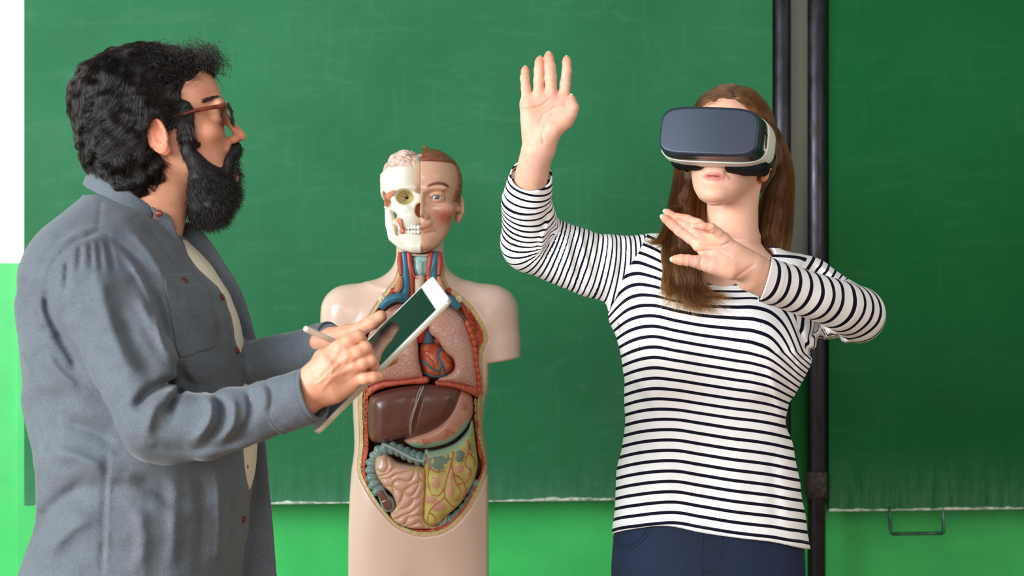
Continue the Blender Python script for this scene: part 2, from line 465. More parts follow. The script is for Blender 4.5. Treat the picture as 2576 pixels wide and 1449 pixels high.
ragged('chalk_dust_edge', wu(90, 0), wu(1935, 0), bz, .009, 0, mdust.m, e1, 3)
e2 = empty('chalkboard', (0, 3.6, 0), 'deep green chalkboard panel right of the metal poles with handle below', 'chalkboard')
e2.rotation_euler = (0, 0, TH); EMPT.remove(e2)
bz2 = wz(2330, 1281, .0)
boxmesh('writing_surface', (wu(2085, 0), 0, bz2), (wu(2620, 0)+1.2, .022, 2.6), mb2, e2, bev=.002)
boxmesh('backing_frame', (wu(2079, 0)+.01, .023, bz2+.012), (wu(2620, 0)+1.19, .055, 2.59), medge.m, e2)
ragged('chalk_dust_edge', wu(2085, 0), wu(2620, 0)+1.1, bz2, .008, 0, mdust.m, e2, 9)
mh = M('handle_steel', srgb(30, 88, 62), .4); mh.base(mh.ramp(mh.noise(30, 4), [(.45, srgb(20, 80, 52)), (.62, srgb(90, 120, 100))])); mh.set('Metallic', .35)
xa, xb = wu(2236, 0), wu(2370, 0); zt = bz2+.01; zb_ = wz(2300, 1340, 0)
tube('handle', [(xa, .012, zt), (xa, -.004, zt-.015), (xa+.001, -.012, zb_+.008), (xa+.008, -.014, zb_), (xa+.02, -.014, zb_), (xb-.02, -.014, zb_), (xb-.008, -.014, zb_), (xb-.001, -.012, zb_+.008), (xb, -.004, zt-.015), (xb, .012, zt)], .0045, mh.m, e2)
mp_ = M('pole_steel', srgb(60, 62, 70), .33, Metallic=.75)
mp_.base(mp_.ramp(mp_.noise(9, 6, .7, vec=mp_.coord((3, 3, .7))), [(.3, srgb(34, 30, 30)), (.55, srgb(62, 60, 66)), (.75, srgb(50, 40, 36))]))
mp_.l(mp_.ramp(mp_.noise(25, 5), [(.3, (.26,)*3), (.7, (.5,)*3)]), mp_.b.inputs['Roughness']); mp_.bump(mp_.noise(120, 4), .3, .0008)
mcol = M('worn_iron', srgb(58, 48, 46), .6, Metallic=.4); mcol.base(mcol.ramp(mcol.noise(60, 5, .7), [(.4, srgb(45, 38, 38)), (.66, srgb(96, 84, 76))])); mcol.bump(mcol.noise(90, 4), .5, .002)
for px, v, cy, lb in ((1967, .01, (1138, 1150), 'dark steel pole behind the woman at the left chalkboard edge'), (2054, .0, (1185, 1253), 'dark steel pole with a worn collar beside the right chalkboard')):
    u = wu(px, v); r = 22.5*3.66/FPX
    e = empty('support_pole', (0, 3.6, 0), lb, 'pole', 'steel poles between the chalkboards'); e.rotation_euler = (0, 0, TH); EMPT.remove(e)
    def ring(name, z0, z1, rr, m):
        prof = [(rr*.93, z0), (rr, z0+.002), (rr, z1-.002), (rr*.93, z1)] ; V = []; F = []; S = 40
        for q, z in prof:
            for k in range(S): V.append((u+q*math.cos(2*math.pi*k/S), v+q*math.sin(2*math.pi*k/S), z))
        for i in range(3):
            for k in range(S): F.append((i*S+k, i*S+(k+1) % S, (i+1)*S+(k+1) % S, (i+1)*S+k))
        F.append(tuple(range(S))[::-1]); F.append(tuple(3*S+k for k in range(S)))
        return mesh(name, V, F, m, e)
    ring('tube', 0, 2.85, r, mp_.m)
    ring('collar', wz(px, cy[1], v), wz(px, cy[0], v), r*(1.2 if px > 2000 else 1.1), mcol.m)
# side table that carries the torso model, below the picture
mt = M('table_laminate', srgb(190, 180, 160), .4)
tb = empty('table', (-.1, 3.05, 0), 'low laminate table under the anatomical torso model', 'table')
boxmesh('tabletop', (-.55, 2.8, .595), (.2, 3.35, .62), mt.m, tb, bev=.004)
for sx in (-.52, .15):
    for sy in (2.83, 3.30): boxmesh('leg', (sx, sy, 0), (sx+.03, sy+.03, .595), mt.m, tb, bev=.003)
# ============================================================ ANATOMICAL TORSO MODEL
D0 = 3.03; DO = 2.95
K0 = D0/FPX
Z4 = lambda x, y: (780+x/2.5875, 600+y/2.5875)
Z5 = lambda x, y: (820+x/2.6395, 900+y/2.6395)
Z3 = lambda x, y: (900+x/4.2618, 340+y/4.2618)
tor = empty('anatomical_torso_model', pt(1062, 1549), 'pale anatomical torso model with half skull face and exposed organs between the two people', 'anatomical model')
# --- solid body
pyk = [735, 765, 800, 860, 915, 976, 1033, 1089, 1127, 1184, 1264, 1347, 1449, 1551]
xlk = [950, 915, 893, 887, 889, 889, 890, 893, 893, 885, 873, 860, 853, 851]
xrk = [1158, 1195, 1222, 1229, 1230, 1223, 1218, 1219, 1225, 1238, 1252, 1259, 1266, 1270]
yfk = [-.055, -.078, -.092, -.104, -.108, -.104, -.099, -.097, -.098, -.101, -.103, -.100, -.096, -.092]
ybk = [.06, .08, .092, .10, .10, .092, .085, .082, .085, .092, .10, .105, .105, .10]
trunk = loft(zs_(pyk), xs_(xlk), xs_(xrk), [D0+v for v in yfk], [D0+v for v in ybk], 2.5)
def Rr(q): return q*K0
fs = [trunk]
for s in (-1, 1):
    X = lambda px: 1056+s*(px-1056)
    off = 0 if s > 0 else 0
    fs += [chain([pt(X(1237), 788, D0+.01), pt(X(1253), 850, D0), pt(X(1262), 935, D0-.01)], [Rr(64), Rr(56), Rr(49)]),
           chain([pt(X(1085), 728, D0+.015), pt(X(1165), 752, D0), pt(X(1235), 780, D0)], [Rr(46), Rr(46), Rr(52)])]
sol = su(.035, *fs)
neck = loft(zs_([560, 640, 690, 740]), xs_([990, 996, 990, 960]), xs_([1120, 1116, 1120, 1150]), [D0-.055, D0-.05, D0-.055, D0-.06], [D0+.075, D0+.07, D0+.075, D0+.08], 2.1)
sol = su(.045, sol, neck)
# arm stubs end in a flat cut ; cleft between the thighs
def stubcut(p):
    ax = np.abs(p[:, 0]-xs_([1056])[0])
    zc = zs_([910])[0]+.17*(ax-Rr(190))
    return np.maximum(p[:, 2]-zc, Rr(173)-ax)
sol_ = sol
sol = lambda p: smax(sol_(p), -stubcut(p), .007)
sol2 = sub(.05, sol, cone(pt(1058, 1440, D0-.155), pt(1058, 1640, D0-.10), .028, .052))
# groove under the belly toward the thighs
def yfr_raw(X, Z):
    sh = X.shape; x = X.ravel(); z = Z.ravel(); y = np.full(x.shape, 2.80)
    for _ in range(40): y = y+np.clip(sol2(np.stack([x, y, z], 1)), -.02, .05)*.9
    y = np.where(y > D0+.03, D0+.03, y); return y.reshape(sh)
yfr = grid2(yfr_raw, (xs_([860])[0], zs_([1400])[0]), (xs_([1260])[0], zs_([600])[0]), .004)
outer = [(998, 600), (998, 635), (997, 670), (991, 700), (969, 731), (950, 755), (931, 786), (908, 816), (893, 845), (892, 870), (903, 901), (903, 960), (900, 1014), (901, 1070), (901, 1127), (897, 1161), (897, 1188), (907, 1214), (930, 1248), (964, 1290), (994, 1320), (1032, 1339), (1066, 1346), (1108, 1341), (1142, 1324), (1172, 1294), (1199, 1252), (1218, 1214), (1230, 1180), (1229, 1161), (1220, 1127), (1214, 1089), (1212, 1033), (1214, 976), (1214, 910), (1217, 882), (1226, 863), (1227, 847), (1217, 816), (1190, 774), (1163, 747), (1132, 724), (1116, 700), (1112, 670), (1112, 635), (1112, 600)]
inner = [(1016, 600), (1016, 640), (1014, 700), (1000, 725), (975, 748), (950, 775), (925, 815), (913, 870), (911, 930), (928, 980), (926, 1006), (924, 1070), (926, 1127), (919, 1165), (918, 1192), (928, 1222), (945, 1252), (972, 1286), (998, 1313), (1032, 1328), (1062, 1330), (1085, 1328), (1131, 1311), (1165, 1275), (1189, 1237), (1206, 1199), (1212, 1173), (1203, 1146), (1199, 1112), (1193, 1063), (1195, 1033), (1201, 995), (1203, 930), (1197, 870), (1180, 815), (1157, 770), (1135, 745), (1112, 725), (1097, 700), (1096, 640), (1096, 600)]
OUTP = p2(smooth_poly(outer, 4)); INP = p2(smooth_poly(inner, 4))
lo2 = OUTP.min(0)-.03; hi2 = OUTP.max(0)+.03
opg = grid2(lambda X, Z: polysd(OUTP, X, Z), lo2, hi2, .003); ing = grid2(lambda X, Z: polysd(INP, X, Z), lo2, hi2, .003)
YC = D0+.045
def hole(p):
    x, z = p[:, 0], p[:, 2]; o = opg(x, z)
    out = np.maximum(np.maximum(lo2[0]-x, x-hi2[0]), np.maximum(lo2[1]-z, z-hi2[1]))
    o = np.where(out > -.002, np.maximum(out+.02, .02), o)
    dep = np.where(z > zs_([700])[0], D0+.0, YC)
    return np.maximum(o, p[:, 1]-dep)
body_f = sub(.002, sol2, hole)
mskin = M('model_skin', srgb(238, 208, 190), .33); mskin.set('Coat Weight', .25); mskin.set('Coat Roughness', .2)
mskin.base(mskin.ramp(mskin.noise(5, 3), [(.35, srgb(240, 206, 186)), (.7, srgb(236, 202, 180))])); mskin.set('Subsurface Weight', .12); mskin.b.inputs['Subsurface Radius'].default_value = (.01, .005, .003); mskin.bump(mskin.noise(90, 2), .05, .001)
zb0 = zs_([1551])[0]
lo = (xs_([795])[0], D0-.125, zb0); hi = (xs_([1320])[0], D0+.12, zs_([600])[0])
sdf('torso_shell', lambda p: np.maximum(body_f(p), p[:, 2]-zs_([622])[0]), lo, hi, .0028, mskin.m, tor)
# --- cut rim: fat and muscle
def pxpy(V, d=DO): return V[:, 0]*FPX/d+CX, CY-(V[:, 2]-CZ)*FPX/d
wfat = .0088
mus = vc('muscle_cut', .42); mus.bump(mus.noise(5, 3, vec=mus.coord((60, 60, 60))), .8, .0015)
fat = vc('fat_cut', .5); fx = fat.n('TexVoronoi', Scale=230); fat.l(fat.coord(), fx.inputs['Vector']); fat.bump(fx.outputs['Distance'], .9, .0015)
def rimf(p):
    x, z = p[:, 0], p[:, 2]; o = opg(x, z); i = ing(x, z)
    return smax(np.maximum(np.maximum(np.maximum(-i, o-.0004), sol2(p)+.0005), (yfr(x, z)+.0025+np.where(o < -wfat, .004+.0016*np.sin(z*700+x*160)*(o < -wfat-.004), 0))-p[:, 1]), p[:, 1]-YC-.003, .001)
def rimattr(V):
    x, z = V[:, 0], V[:, 2]; o = opg(x, z); i = ing(x, z); n = vnoise(V*260); n2 = vnoise(V*A([40, 40, 900]) if False else V*90)
    skin = lin(228, 180, 150); f_ = lin(196, 178, 112); f2 = lin(214, 204, 150); m1 = lin(205, 92, 58); m2 = lin(160, 52, 34); ln = lin(150, 70, 50)
    c = vmix(f_[None], f2[None], np.clip(.5+n, 0, 1)); c = np.where((o > -.0025)[:, None], skin, c)
    mc = vmix(m1[None], m2[None], np.clip(.4+n2*1.2+.35*np.sin(i*2600+vnoise(V*50)*4), 0, 1)); mc = vmix(mc, lin(226, 140, 92)[None], np.clip(n*1.2-.25, 0, .8))
    c = np.where((o < -wfat)[:, None], mc, c)
    c = np.where(((V[:, 1] > yfr(x, z)+.02))[:, None], lin(120, 52, 40), c); return {'col': c}
sdf('cut_rim', rimf, (lo2[0]+.02, D0-.115, lo2[1]+.02), (hi2[0]-.02, YC+.004, zs_([628])[0]), .0018, mus.m, tor, rimattr)
mdk = M('cavity_lining', srgb(92, 40, 34), .4); mdk.base(mdk.ramp(mdk.noise(60, 4), [(.35, srgb(110, 44, 32)), (.7, srgb(186, 92, 62))]))
sdf('cavity_lining', lambda p: np.maximum(ing(p[:, 0], p[:, 2])-.002, np.abs(p[:, 1]-np.where(p[:, 2] > zs_([705])[0], D0-.012, (YC-.006)+(yfr(p[:, 0], p[:, 2])+.036-YC)*sstep(zs_([900])[0], zs_([800])[0], p[:, 2])))-.004), (lo2[0]+.02, D0-.03, lo2[1]+.02), (hi2[0]-.02, YC+.01, zs_([625])[0]), .0035, mdk.m, tor)
# --- organs as relief solids sitting in the cavity
def pillow(name, px, off, th, rr, mat, attr=None, detail=None, back=.03, h=.0016, sm=5, parent=tor, dd=DO, flat=None):
    poly = p2(smooth_poly(px, sm), dd); l = poly.min(0)-.006; u = poly.max(0)+.006
    sg = grid2(lambda X, Z: polysd(poly, X, Z), l, u, .0015)
    def hraw(X, Z):
        s = np.clip(-polysd(poly, X, Z)/rr, 0, 1); H = th*np.sqrt(1-(1-s)**2); m = H > 0
        for _ in range(int(rr/.0015*.5)**2//4+1):
            Hp = np.pad(H, 1, mode='edge'); H = (Hp[:-2, 1:-1]+Hp[2:, 1:-1]+Hp[1:-1, :-2]+Hp[1:-1, 2:]+H*2)/6*1.0
            H = np.where(m, np.maximum(H, 0), H*.0)
        return H*th/max(H.max(), 1e-6)
    hg = grid2(hraw, l, u, .0015)
    def front(x, z):
        s = np.clip(-sg(x, z)/rr, 0, 1); hh = .5*hg(x, z)+.5*np.minimum(th*np.sqrt(1-(1-np.clip(s*1.5, 0, 1))**2), hg(x, z)*1.35)
        y0 = (yfr(x, z) if flat is None else flat)+off
        return y0-hh-(detail(x, z)*np.clip(s*2, 0, 1) if detail else 0)
    def f(p):
        x, z = p[:, 0], p[:, 2]; s2 = sg(x, z); fr = front(x, z)
        return smax(smax((fr-p[:, 1])*.7, s2, .003), p[:, 1]-(yfr(x, z) if flat is None else flat)-off-back, .004)
    V, Q = surf(f, (l[0], D0-.15, l[1]), (u[0], YC+.005, u[1]), h, 1)
    o = mesh(name, V, Q, mat, parent, attrs=attr(V) if attr else None)
    return o, front
def vein(name, pts, r, mat, parent, front, sink=.3, dd=DO, sm=4):
    q = p2(smooth_poly(pts, sm, False), dd); y = front(q[:, 0], q[:, 1])
    n = len(q); rs = (np.linspace(r, r*.55, n) if np.isscalar(r) else np.interp(np.linspace(0, 1, n), np.linspace(0, 1, len(r)), r))
    V, F = sweep(np.stack([q[:, 0], y-rs*(1-2*sink), q[:, 1]], 1), rs, 8); return mesh(name, V, F, mat, parent)
mlung = M('lung', srgb(222, 168, 150), .38); mlung.set('Coat Weight', .2)
vl = mlung.n('TexVoronoi', Scale=105, feature='DISTANCE_TO_EDGE'); mlung.l(mlung.coord((1, .5, 1)), vl.inputs['Vector'])
mlung.base(mlung.mix(mlung.ramp(vl.outputs['Distance'], [(0, (1, 1, 1)), (.045, (0, 0, 0))]), mlung.ramp(mlung.noise(14, 5), [(.35, srgb(226, 176, 158)), (.7, srgb(212, 150, 132))]), srgb(206, 148, 128)))
mlung.bump(mlung.ramp(vl.outputs['Distance'], [(0, (0, 0, 0)), (.12, (1, 1, 1))]), .55, .0012)
lungR = mapz(Z4, [(775, 470), (800, 452), (860, 445), (920, 460), (980, 510), (1020, 580), (1050, 660), (1067, 740), (1078, 830), (1088, 930), (1092, 1003), (1072, 985), (1000, 955), (920, 938), (835, 925), (845, 905), (890, 890), (930, 862), (942, 825), (928, 780), (893, 750), (862, 710), (832, 660), (788, 622), (774, 580)])
lungL = mapz(Z4, [(690, 560), (703, 700), (713, 800), (735, 893), (720, 905), (600, 922), (480, 928), (400, 958), (362, 962), (350, 880), (352, 760), (372, 640), (425, 540), (495, 468), (560, 432), (620, 432), (668, 470)])
_, fLR = pillow('lung', lungR, .012, .016, .030, mlung.m); _, fLL = pillow('lung', lungL, .012, .016, .030, mlung.m)
mdia = vc('diaphragm', .4); mdia.bump(mdia.noise(4, 3, vec=mdia.coord((260, 60, 60))), .6, .001)
def diac(V): return {'col': vmix(lin(226, 118, 94)[None], lin(206, 82, 62)[None], np.clip(.5+vnoise(V*A([500, 80, 120]))*1.2, 0, 1))}
pillow('diaphragm', mapz(Z4, [(766, 897), (769, 938), (650, 946), (530, 962), (440, 987), (384, 1027), (374, 985), (400, 958), (480, 928), (600, 918), (700, 903)]), .004, .008, .008, mdia.m, diac, sm=3)
pillow('diaphragm', mapz(Z4, [(820, 922), (860, 924), (925, 934), (1000, 950), (1060, 970), (1094, 985), (1090, 1042), (1040, 1012), (960, 978), (885, 962), (826, 954)]), .004, .008, .008, mdia.m, diac, sm=3)
mliv = M('liver', srgb(122, 74, 62), .3); mliv.set('Coat Weight', .4); mliv.set('Coat Roughness', .25)
mliv.base(mliv.ramp(mliv.noise(22, 6, .7), [(.3, srgb(108, 62, 52)), (.7, srgb(128, 78, 66))])); mliv.bump(mliv.noise(500, 2), .15, .0006)
liver = mapz(Z5, [(290, 262), (345, 232), (430, 205), (520, 188), (640, 174), (760, 178), (850, 192), (895, 218), (888, 290), (852, 380), (782, 452), (700, 497), (630, 520), (570, 526), (500, 536), (430, 553), (370, 566), (310, 560), (282, 530), (274, 450), (272, 350)])
def livd(x, z):
    px = x*FPX/DO+CX; py = CY-(z-CZ)*FPX/DO
    t = np.clip((py-968)/130, 0, 1); xr = 1068-t*34
    return -.004*np.exp(-((px-xr-4)/5)**2)+.003*np.exp(-((px-xr+16)/14)**2)
olv, fLi = pillow('liver', liver, .008, .030, .052, mliv.m, detail=livd, h=.0018)
mwv = M('ligament_pale', srgb(196, 184, 178), .4)
vein('ligament', mapz(Z5, [(655, 182), (632, 240), (606, 310), (588, 370), (572, 440), (570, 512)]), .0018, mwv.m, olv, fLi)
vein('ligament', mapz(Z5, [(640, 182), (616, 240), (600, 310), (576, 370), (563, 440), (562, 505)]), .0012, mwv.m, olv, fLi)
msto = vc('stomach', .35); msto.set('Coat Weight', .2)
sto = mapz(Z5, [(880, 214), (930, 232), (962, 255), (974, 300), (975, 370), (955, 428), (915, 490), (860, 540), (800, 572), (700, 597), (610, 600), (555, 580), (520, 548), (560, 520), (620, 480), (720, 420), (820, 320)])
lowe = A([(955, 425), (915, 490), (860, 540), (800, 570), (700, 592), (610, 592), (570, 588)])
lowp = smooth_poly(mapz(Z5, lowe), 4, False)
def stoc(V):
    x, y = pxpy(V); d = polyd(lowp, x, y); n = vnoise(V*A([420, 40, 420]))
    c = vmix(lin(224, 166, 142)[None], lin(214, 146, 124)[None], np.clip(.5+vnoise(V*50), 0, 1))
    m = (d < 12+n*5) & (y > 1060); return {'col': np.where(m[:, None], lin(168, 196, 172), c)}
ost, fSt = pillow('stomach', sto, .016, .024, .045, msto.m, stoc)
mart = M('artery_red', srgb(206, 74, 52), .4); mvn = M('vein_blue', srgb(52, 122, 150), .35); mthin = M('fine_vessel', srgb(198, 84, 66), .45)
def branch(cx, cy, sc, front, parent, seed, n=5, ang=90, mat=None):
    r = random.Random(seed)
    V = []; F = []
    def go(x, y, a, L, w, dep):
        pts = [(x, y)]
        for i in range(4):
            a2 = a+r.uniform(-28, 28); x += math.cos(math.radians(a2))*L/4; y += math.sin(math.radians(a2))*L/4; pts.append((x, y))
        q = p2(smooth_poly(pts, 3, False)); yy = front(q[:, 0], q[:, 1]); rs = np.linspace(w, w*.7, len(q))
        v, f = sweep(np.stack([q[:, 0], yy-rs*.4, q[:, 1]], 1), rs, 6); o = len(V); V.extend(v); F.extend([tuple(k+o for k in ff) for ff in f])
        if dep > 0:
            for s in (-1, 1): go(x, y, a+s*r.uniform(18, 42), L*.72, w*.75, dep-1)
            if dep > 1: go(pts[2][0], pts[2][1], a+r.choice((-1, 1))*r.uniform(35, 60), L*.5, w*.6, dep-2)
    for i in range(n): go(cx+i*sc*.45, cy, ang+r.uniform(-20, 20), sc, .0005, 2)
    return mesh('fine_vessels', V, F, (mat or mthin).m, parent)
branch(*Z5(915, 300), 9, fSt, ost, 1, 3, 80); branch(*Z5(800, 470), 9, fSt, ost, 2, 4, 70); branch(*Z5(640, 530), 9, fSt, ost, 3, 4, 75)
# omentum
mom = vc('omentum', .42); mom.bump(mom.noise(9, 5, .7, vec=mom.coord((22, 22, 22))), .5, .002)
om = mapz(Z5, [(657, 615), (690, 618), (720, 616), (800, 596), (872, 560), (940, 485), (966, 420), (978, 460), (986, 530), (1000, 650), (1006, 720), (992, 790), (964, 860), (932, 915), (880, 980), (822, 1030), (785, 1060), (752, 1095), (706, 1115), (662, 1090), (642, 1055), (646, 980), (651, 900), (655, 760)])
topo = smooth_poly(mapz(Z5, [(657, 624), (720, 624), (800, 606), (878, 570), (948, 495), (968, 440)]), 4, False)
pk = [(740, 815, 30, 45), (885, 735, 34, 30), (955, 750, 14, 38), (700, 925, 44, 22), (750, 970, 48, 34), (835, 870, 22, 60), (960, 620, 12, 40), (935, 900, 26, 40), (835, 770, 12, 28)]
gy = [(750, 675, 62, 52), (895, 640, 30, 40), (955, 585, 10, 22)]
def omc(V):
    x, y = pxpy(V); c = vmix(lin(216, 200, 112)[None], lin(196, 176, 92)[None], np.clip(.5+vnoise(V*70), 0, 1))
    X = (x-820)*2.6395; Y = (y-900)*2.6395; n = vnoise(V*160)*.35
    for a, b, u, v in pk: c = np.where((np.hypot((X-a)/u, (Y-b)/v) < 1+n)[:, None], lin(216, 158, 124), c)
    for a, b, u, v in gy: c = np.where((np.hypot((X-a)/u, (Y-b)/v) < 1+n*1.6)[:, None], lin(120, 138, 118), c)
    d = polyd(topo, x, y); return {'col': np.where((d < 9+vnoise(V*300)*3)[:, None], lin(166, 190, 158), c)}
def omd(x, z):
    px = (x*FPX/DO+CX-820)*2.6395; py = (CY-(z-CZ)*FPX/DO-900)*2.6395; r = 0*x
    for a, b, u, v in pk+gy: r = r+.0035*np.exp(-((px-a)/u)**2-((py-b)/v)**2)
    return r
oom, fOm = pillow('omentum', om, .010, .022, .030, mom.m, omc, omd)
mvr = M('omentum_vessel', srgb(196, 92, 64), .45)
for i, pts in enumerate([[(672, 640), (690, 720), (680, 800), (700, 880)], [(690, 720), (740, 745), (790, 740)], [(848, 615), (835, 690), (815, 760), (790, 850), (790, 910), (730, 960), (690, 1010), (680, 1070)], [(835, 690), (850, 760), (870, 830), (900, 880), (860, 950)], [(790, 910), (830, 960), (860, 985)], [(690, 1010), (730, 1040), (735, 1080)], [(870, 830), (930, 820), (960, 790)], [(940, 540), (945, 620), (925, 700), (960, 740), (965, 780)], [(945, 620), (985, 680), (980, 730)], [(850, 760), (905, 800), (930, 870), (925, 920)], [(790, 850), (750, 900), (700, 890)]]):
    vein('blood_vessel', mapz(Z5, pts), .0013, mvr.m, oom, fOm)
# colon, small intestine
mcolon = M('colon', srgb(122, 146, 142), .35); mcolon.set('Coat Weight', .3)
mcolon.base(mcolon.ramp(mcolon.noise(30, 4), [(.35, srgb(112, 138, 134)), (.7, srgb(140, 162, 154))]))
def fplane(x, z, off=.0): return yfr(x, z)+off
def beads(name, path, r, step, mat, parent, off, squash=1.0):
    q = smooth_poly(mapz(Z5, path), 12, False); q = p2(q); seg = np.r_[0, np.cumsum(np.hypot(*np.diff(q, axis=0).T))]
    n = int(seg[-1]/step); ts = np.linspace(0, seg[-1], n); c = np.stack([np.interp(ts, seg, q[:, 0]), np.interp(ts, seg, q[:, 1])], 1)
    c3 = np.stack([c[:, 0], yfr(c[:, 0], c[:, 1])+off, c[:, 1]], 1); rng = np.random.default_rng(5)
    fs = []
    for i in range(n):
        t = c[min(i+1, n-1)]-c[max(i-1, 0)]; t = t/np.linalg.norm(t); nrm = A([-t[1], 0, t[0]]); rr = r*(.92+.14*rng.random())
        a_ = math.degrees(math.atan2(t[1], t[0])); fs.append(ell(c3[i], (step*.80, rr*.95, rr*1.0), rot('Y', -a_)))
    f = su(.0012, *fs, chain([tuple(v) for v in c3], [r*.72]*n))
    lo, hi = bb(c3, r*1.3); return sdf(name, f, lo, hi, .0016, mat, parent), c3
oc, c3 = beads('colon', [(665, 672), (600, 662), (530, 632), (450, 600), (385, 605), (338, 640), (312, 700), (304, 770), (318, 830), (350, 880)], .0150, .0128, mcolon.m, tor, .012)
mtae = M('colon_band', srgb(160, 182, 176), .35)
vq = p2(smooth_poly(mapz(Z5, [(660, 680), (590, 665), (510, 625), (440, 590), (385, 572)]), 6, False)); V_, F_ = sweep(np.stack([vq[:, 0], yfr(vq[:, 0], vq[:, 1])-.0035, vq[:, 1]], 1), np.full(len(vq), .0035), 8); mesh('taenia_band', V_, F_, mtae.m, oc)
beads('colon', [(1000, 850), (975, 920), (935, 980), (880, 1040), (815, 1080), (770, 1105)], .012, .014, mcolon.m, tor, .018)
# opened cecum
mce = M('cecum_wall', srgb(110, 62, 46), .4); mce.bump(mce.noise(60, 3), .5, .002)
oce, fce = pillow('cecum', mapz(Z5, [(338, 882), (385, 862), (412, 900), (455, 935), (464, 985), (430, 1020), (385, 1008), (362, 960)]), .006, .012, .012, mcolon.m)
pillow('cecum_opening', mapz(Z5, [(345, 890), (380, 872), (402, 905), (440, 940), (448, 980), (424, 1003), (392, 992), (374, 950)]), -.004, .004, .006, mce.m, parent=oce, back=.008)
vein('ileum_fold', mapz(Z5, [(382, 945), (400, 938), (425, 925)]), .0022, M('ileum_fold', srgb(225, 205, 180), .4).m, oce, fce)
TG = turing(256, 31, 16, 3); tsam = sampler(TG, .0010)
mint = vc('small_intestine', .33); mint.set('Coat Weight', .3); mint.set('Subsurface Weight', .1); mint.b.inputs['Subsurface Radius'].default_value = (.006, .003, .002)
def wrp(x, z): q = np.stack([x*38, z*38, 0*x], -1).reshape(-1, 3); return x+1.37+.007*vnoise(q).reshape(x.shape), z+.21+.007*vnoise(q+17).reshape(x.shape)
def intd(x, z):
    t = tsam(*wrp(x, z)); return .0085*np.sqrt(np.clip(np.abs(t)*1.6, 0, 1))
def intc(V):
    t = tsam(*wrp(V[:, 0], V[:, 2])); k = sstep(.03, .14, np.abs(t))
    return {'col': vmix(lin(204, 170, 110)[None], lin(232, 182, 160)[None], k)}
pillow('small_intestine', mapz(Z5, [(330, 655), (400, 640), (470, 690), (560, 712), (660, 735), (664, 900), (656, 1050), (720, 1112), (770, 1090), (800, 1045), (795, 1090), (740, 1128), (640, 1134), (560, 1128), (488, 1104), (436, 1062), (432, 1015), (462, 970), (440, 905), (392, 860), (345, 800), (318, 725)]), .012, .016, .020, mint.m, intc, intd, h=.0013)
# heart and great vessels
mhrt = vc('heart', .33); mhrt.set('Coat Weight', .3); mhrt.bump(mhrt.noise(4, 4, vec=mhrt.coord((70, 70, 240), 0)), .35, .001)
hp = mapz(Z4, [(722, 690), (745, 668), (790, 672), (830, 690), (875, 715), (918, 760), (938, 810), (930, 860), (895, 895), (850, 915), (800, 918), (760, 905), (735, 870), (715, 800), (712, 735)])
def hc(V): return {'col': vmix(lin(214, 120, 74)[None], lin(196, 88, 54)[None], np.clip(.5+vnoise(V*60)*1.2, 0, 1))}
ohe, fH = pillow('heart', hp, .034, .034, .042, mhrt.m, hc)
for pts in ([(722, 790), (765, 815), (800, 845), (840, 860)], [(735, 875), (790, 890), (850, 895), (895, 880)], [(850, 712), (838, 760), (862, 810), (880, 860), (878, 890)], [(862, 810), (850, 850), (845, 885)], [(850, 712), (890, 740), (915, 770)]): vein('cardiac_vein', mapz(Z4, pts), .0026, mvn.m, ohe, fH)
for pts in ([(720, 735), (760, 760), (800, 790), (812, 850)], [(830, 700), (825, 760), (835, 820)], [(720, 760), (745, 775), (760, 800)], [(865, 760), (900, 800), (925, 830)], [(735, 735), (770, 730), (800, 735)]): vein('cardiac_artery', mapz(Z4, pts), .002, mart.m, ohe, fH)
mpul = M('pulmonary_trunk', srgb(70, 100, 116), .35); mred = M('aorta_red', srgb(196, 44, 34), .35)
def T3(name, pts, rs, mat, parent=tor, z=Z4): return tube(name, [P(*z(a, b), DO+o) for a, b, o in pts], rs, mat, parent, 16)
T3('pulmonary_trunk', [(772, 690, .000), (768, 640, .008), (770, 600, .02), (790, 560, .03)], [.0125, .011, .010, .010], mpul.m)
T3('aorta', [(722, 670, .01), (718, 620, .005), (735, 590, .01), (770, 560, .03)], [.010, .011, .010, .010], mred.m)
T3('atrium', [(815, 690, .008), (830, 670, .01), (845, 690, .016)], [.007, .011, .006], M('atrium', srgb(170, 80, 56), .35).m)
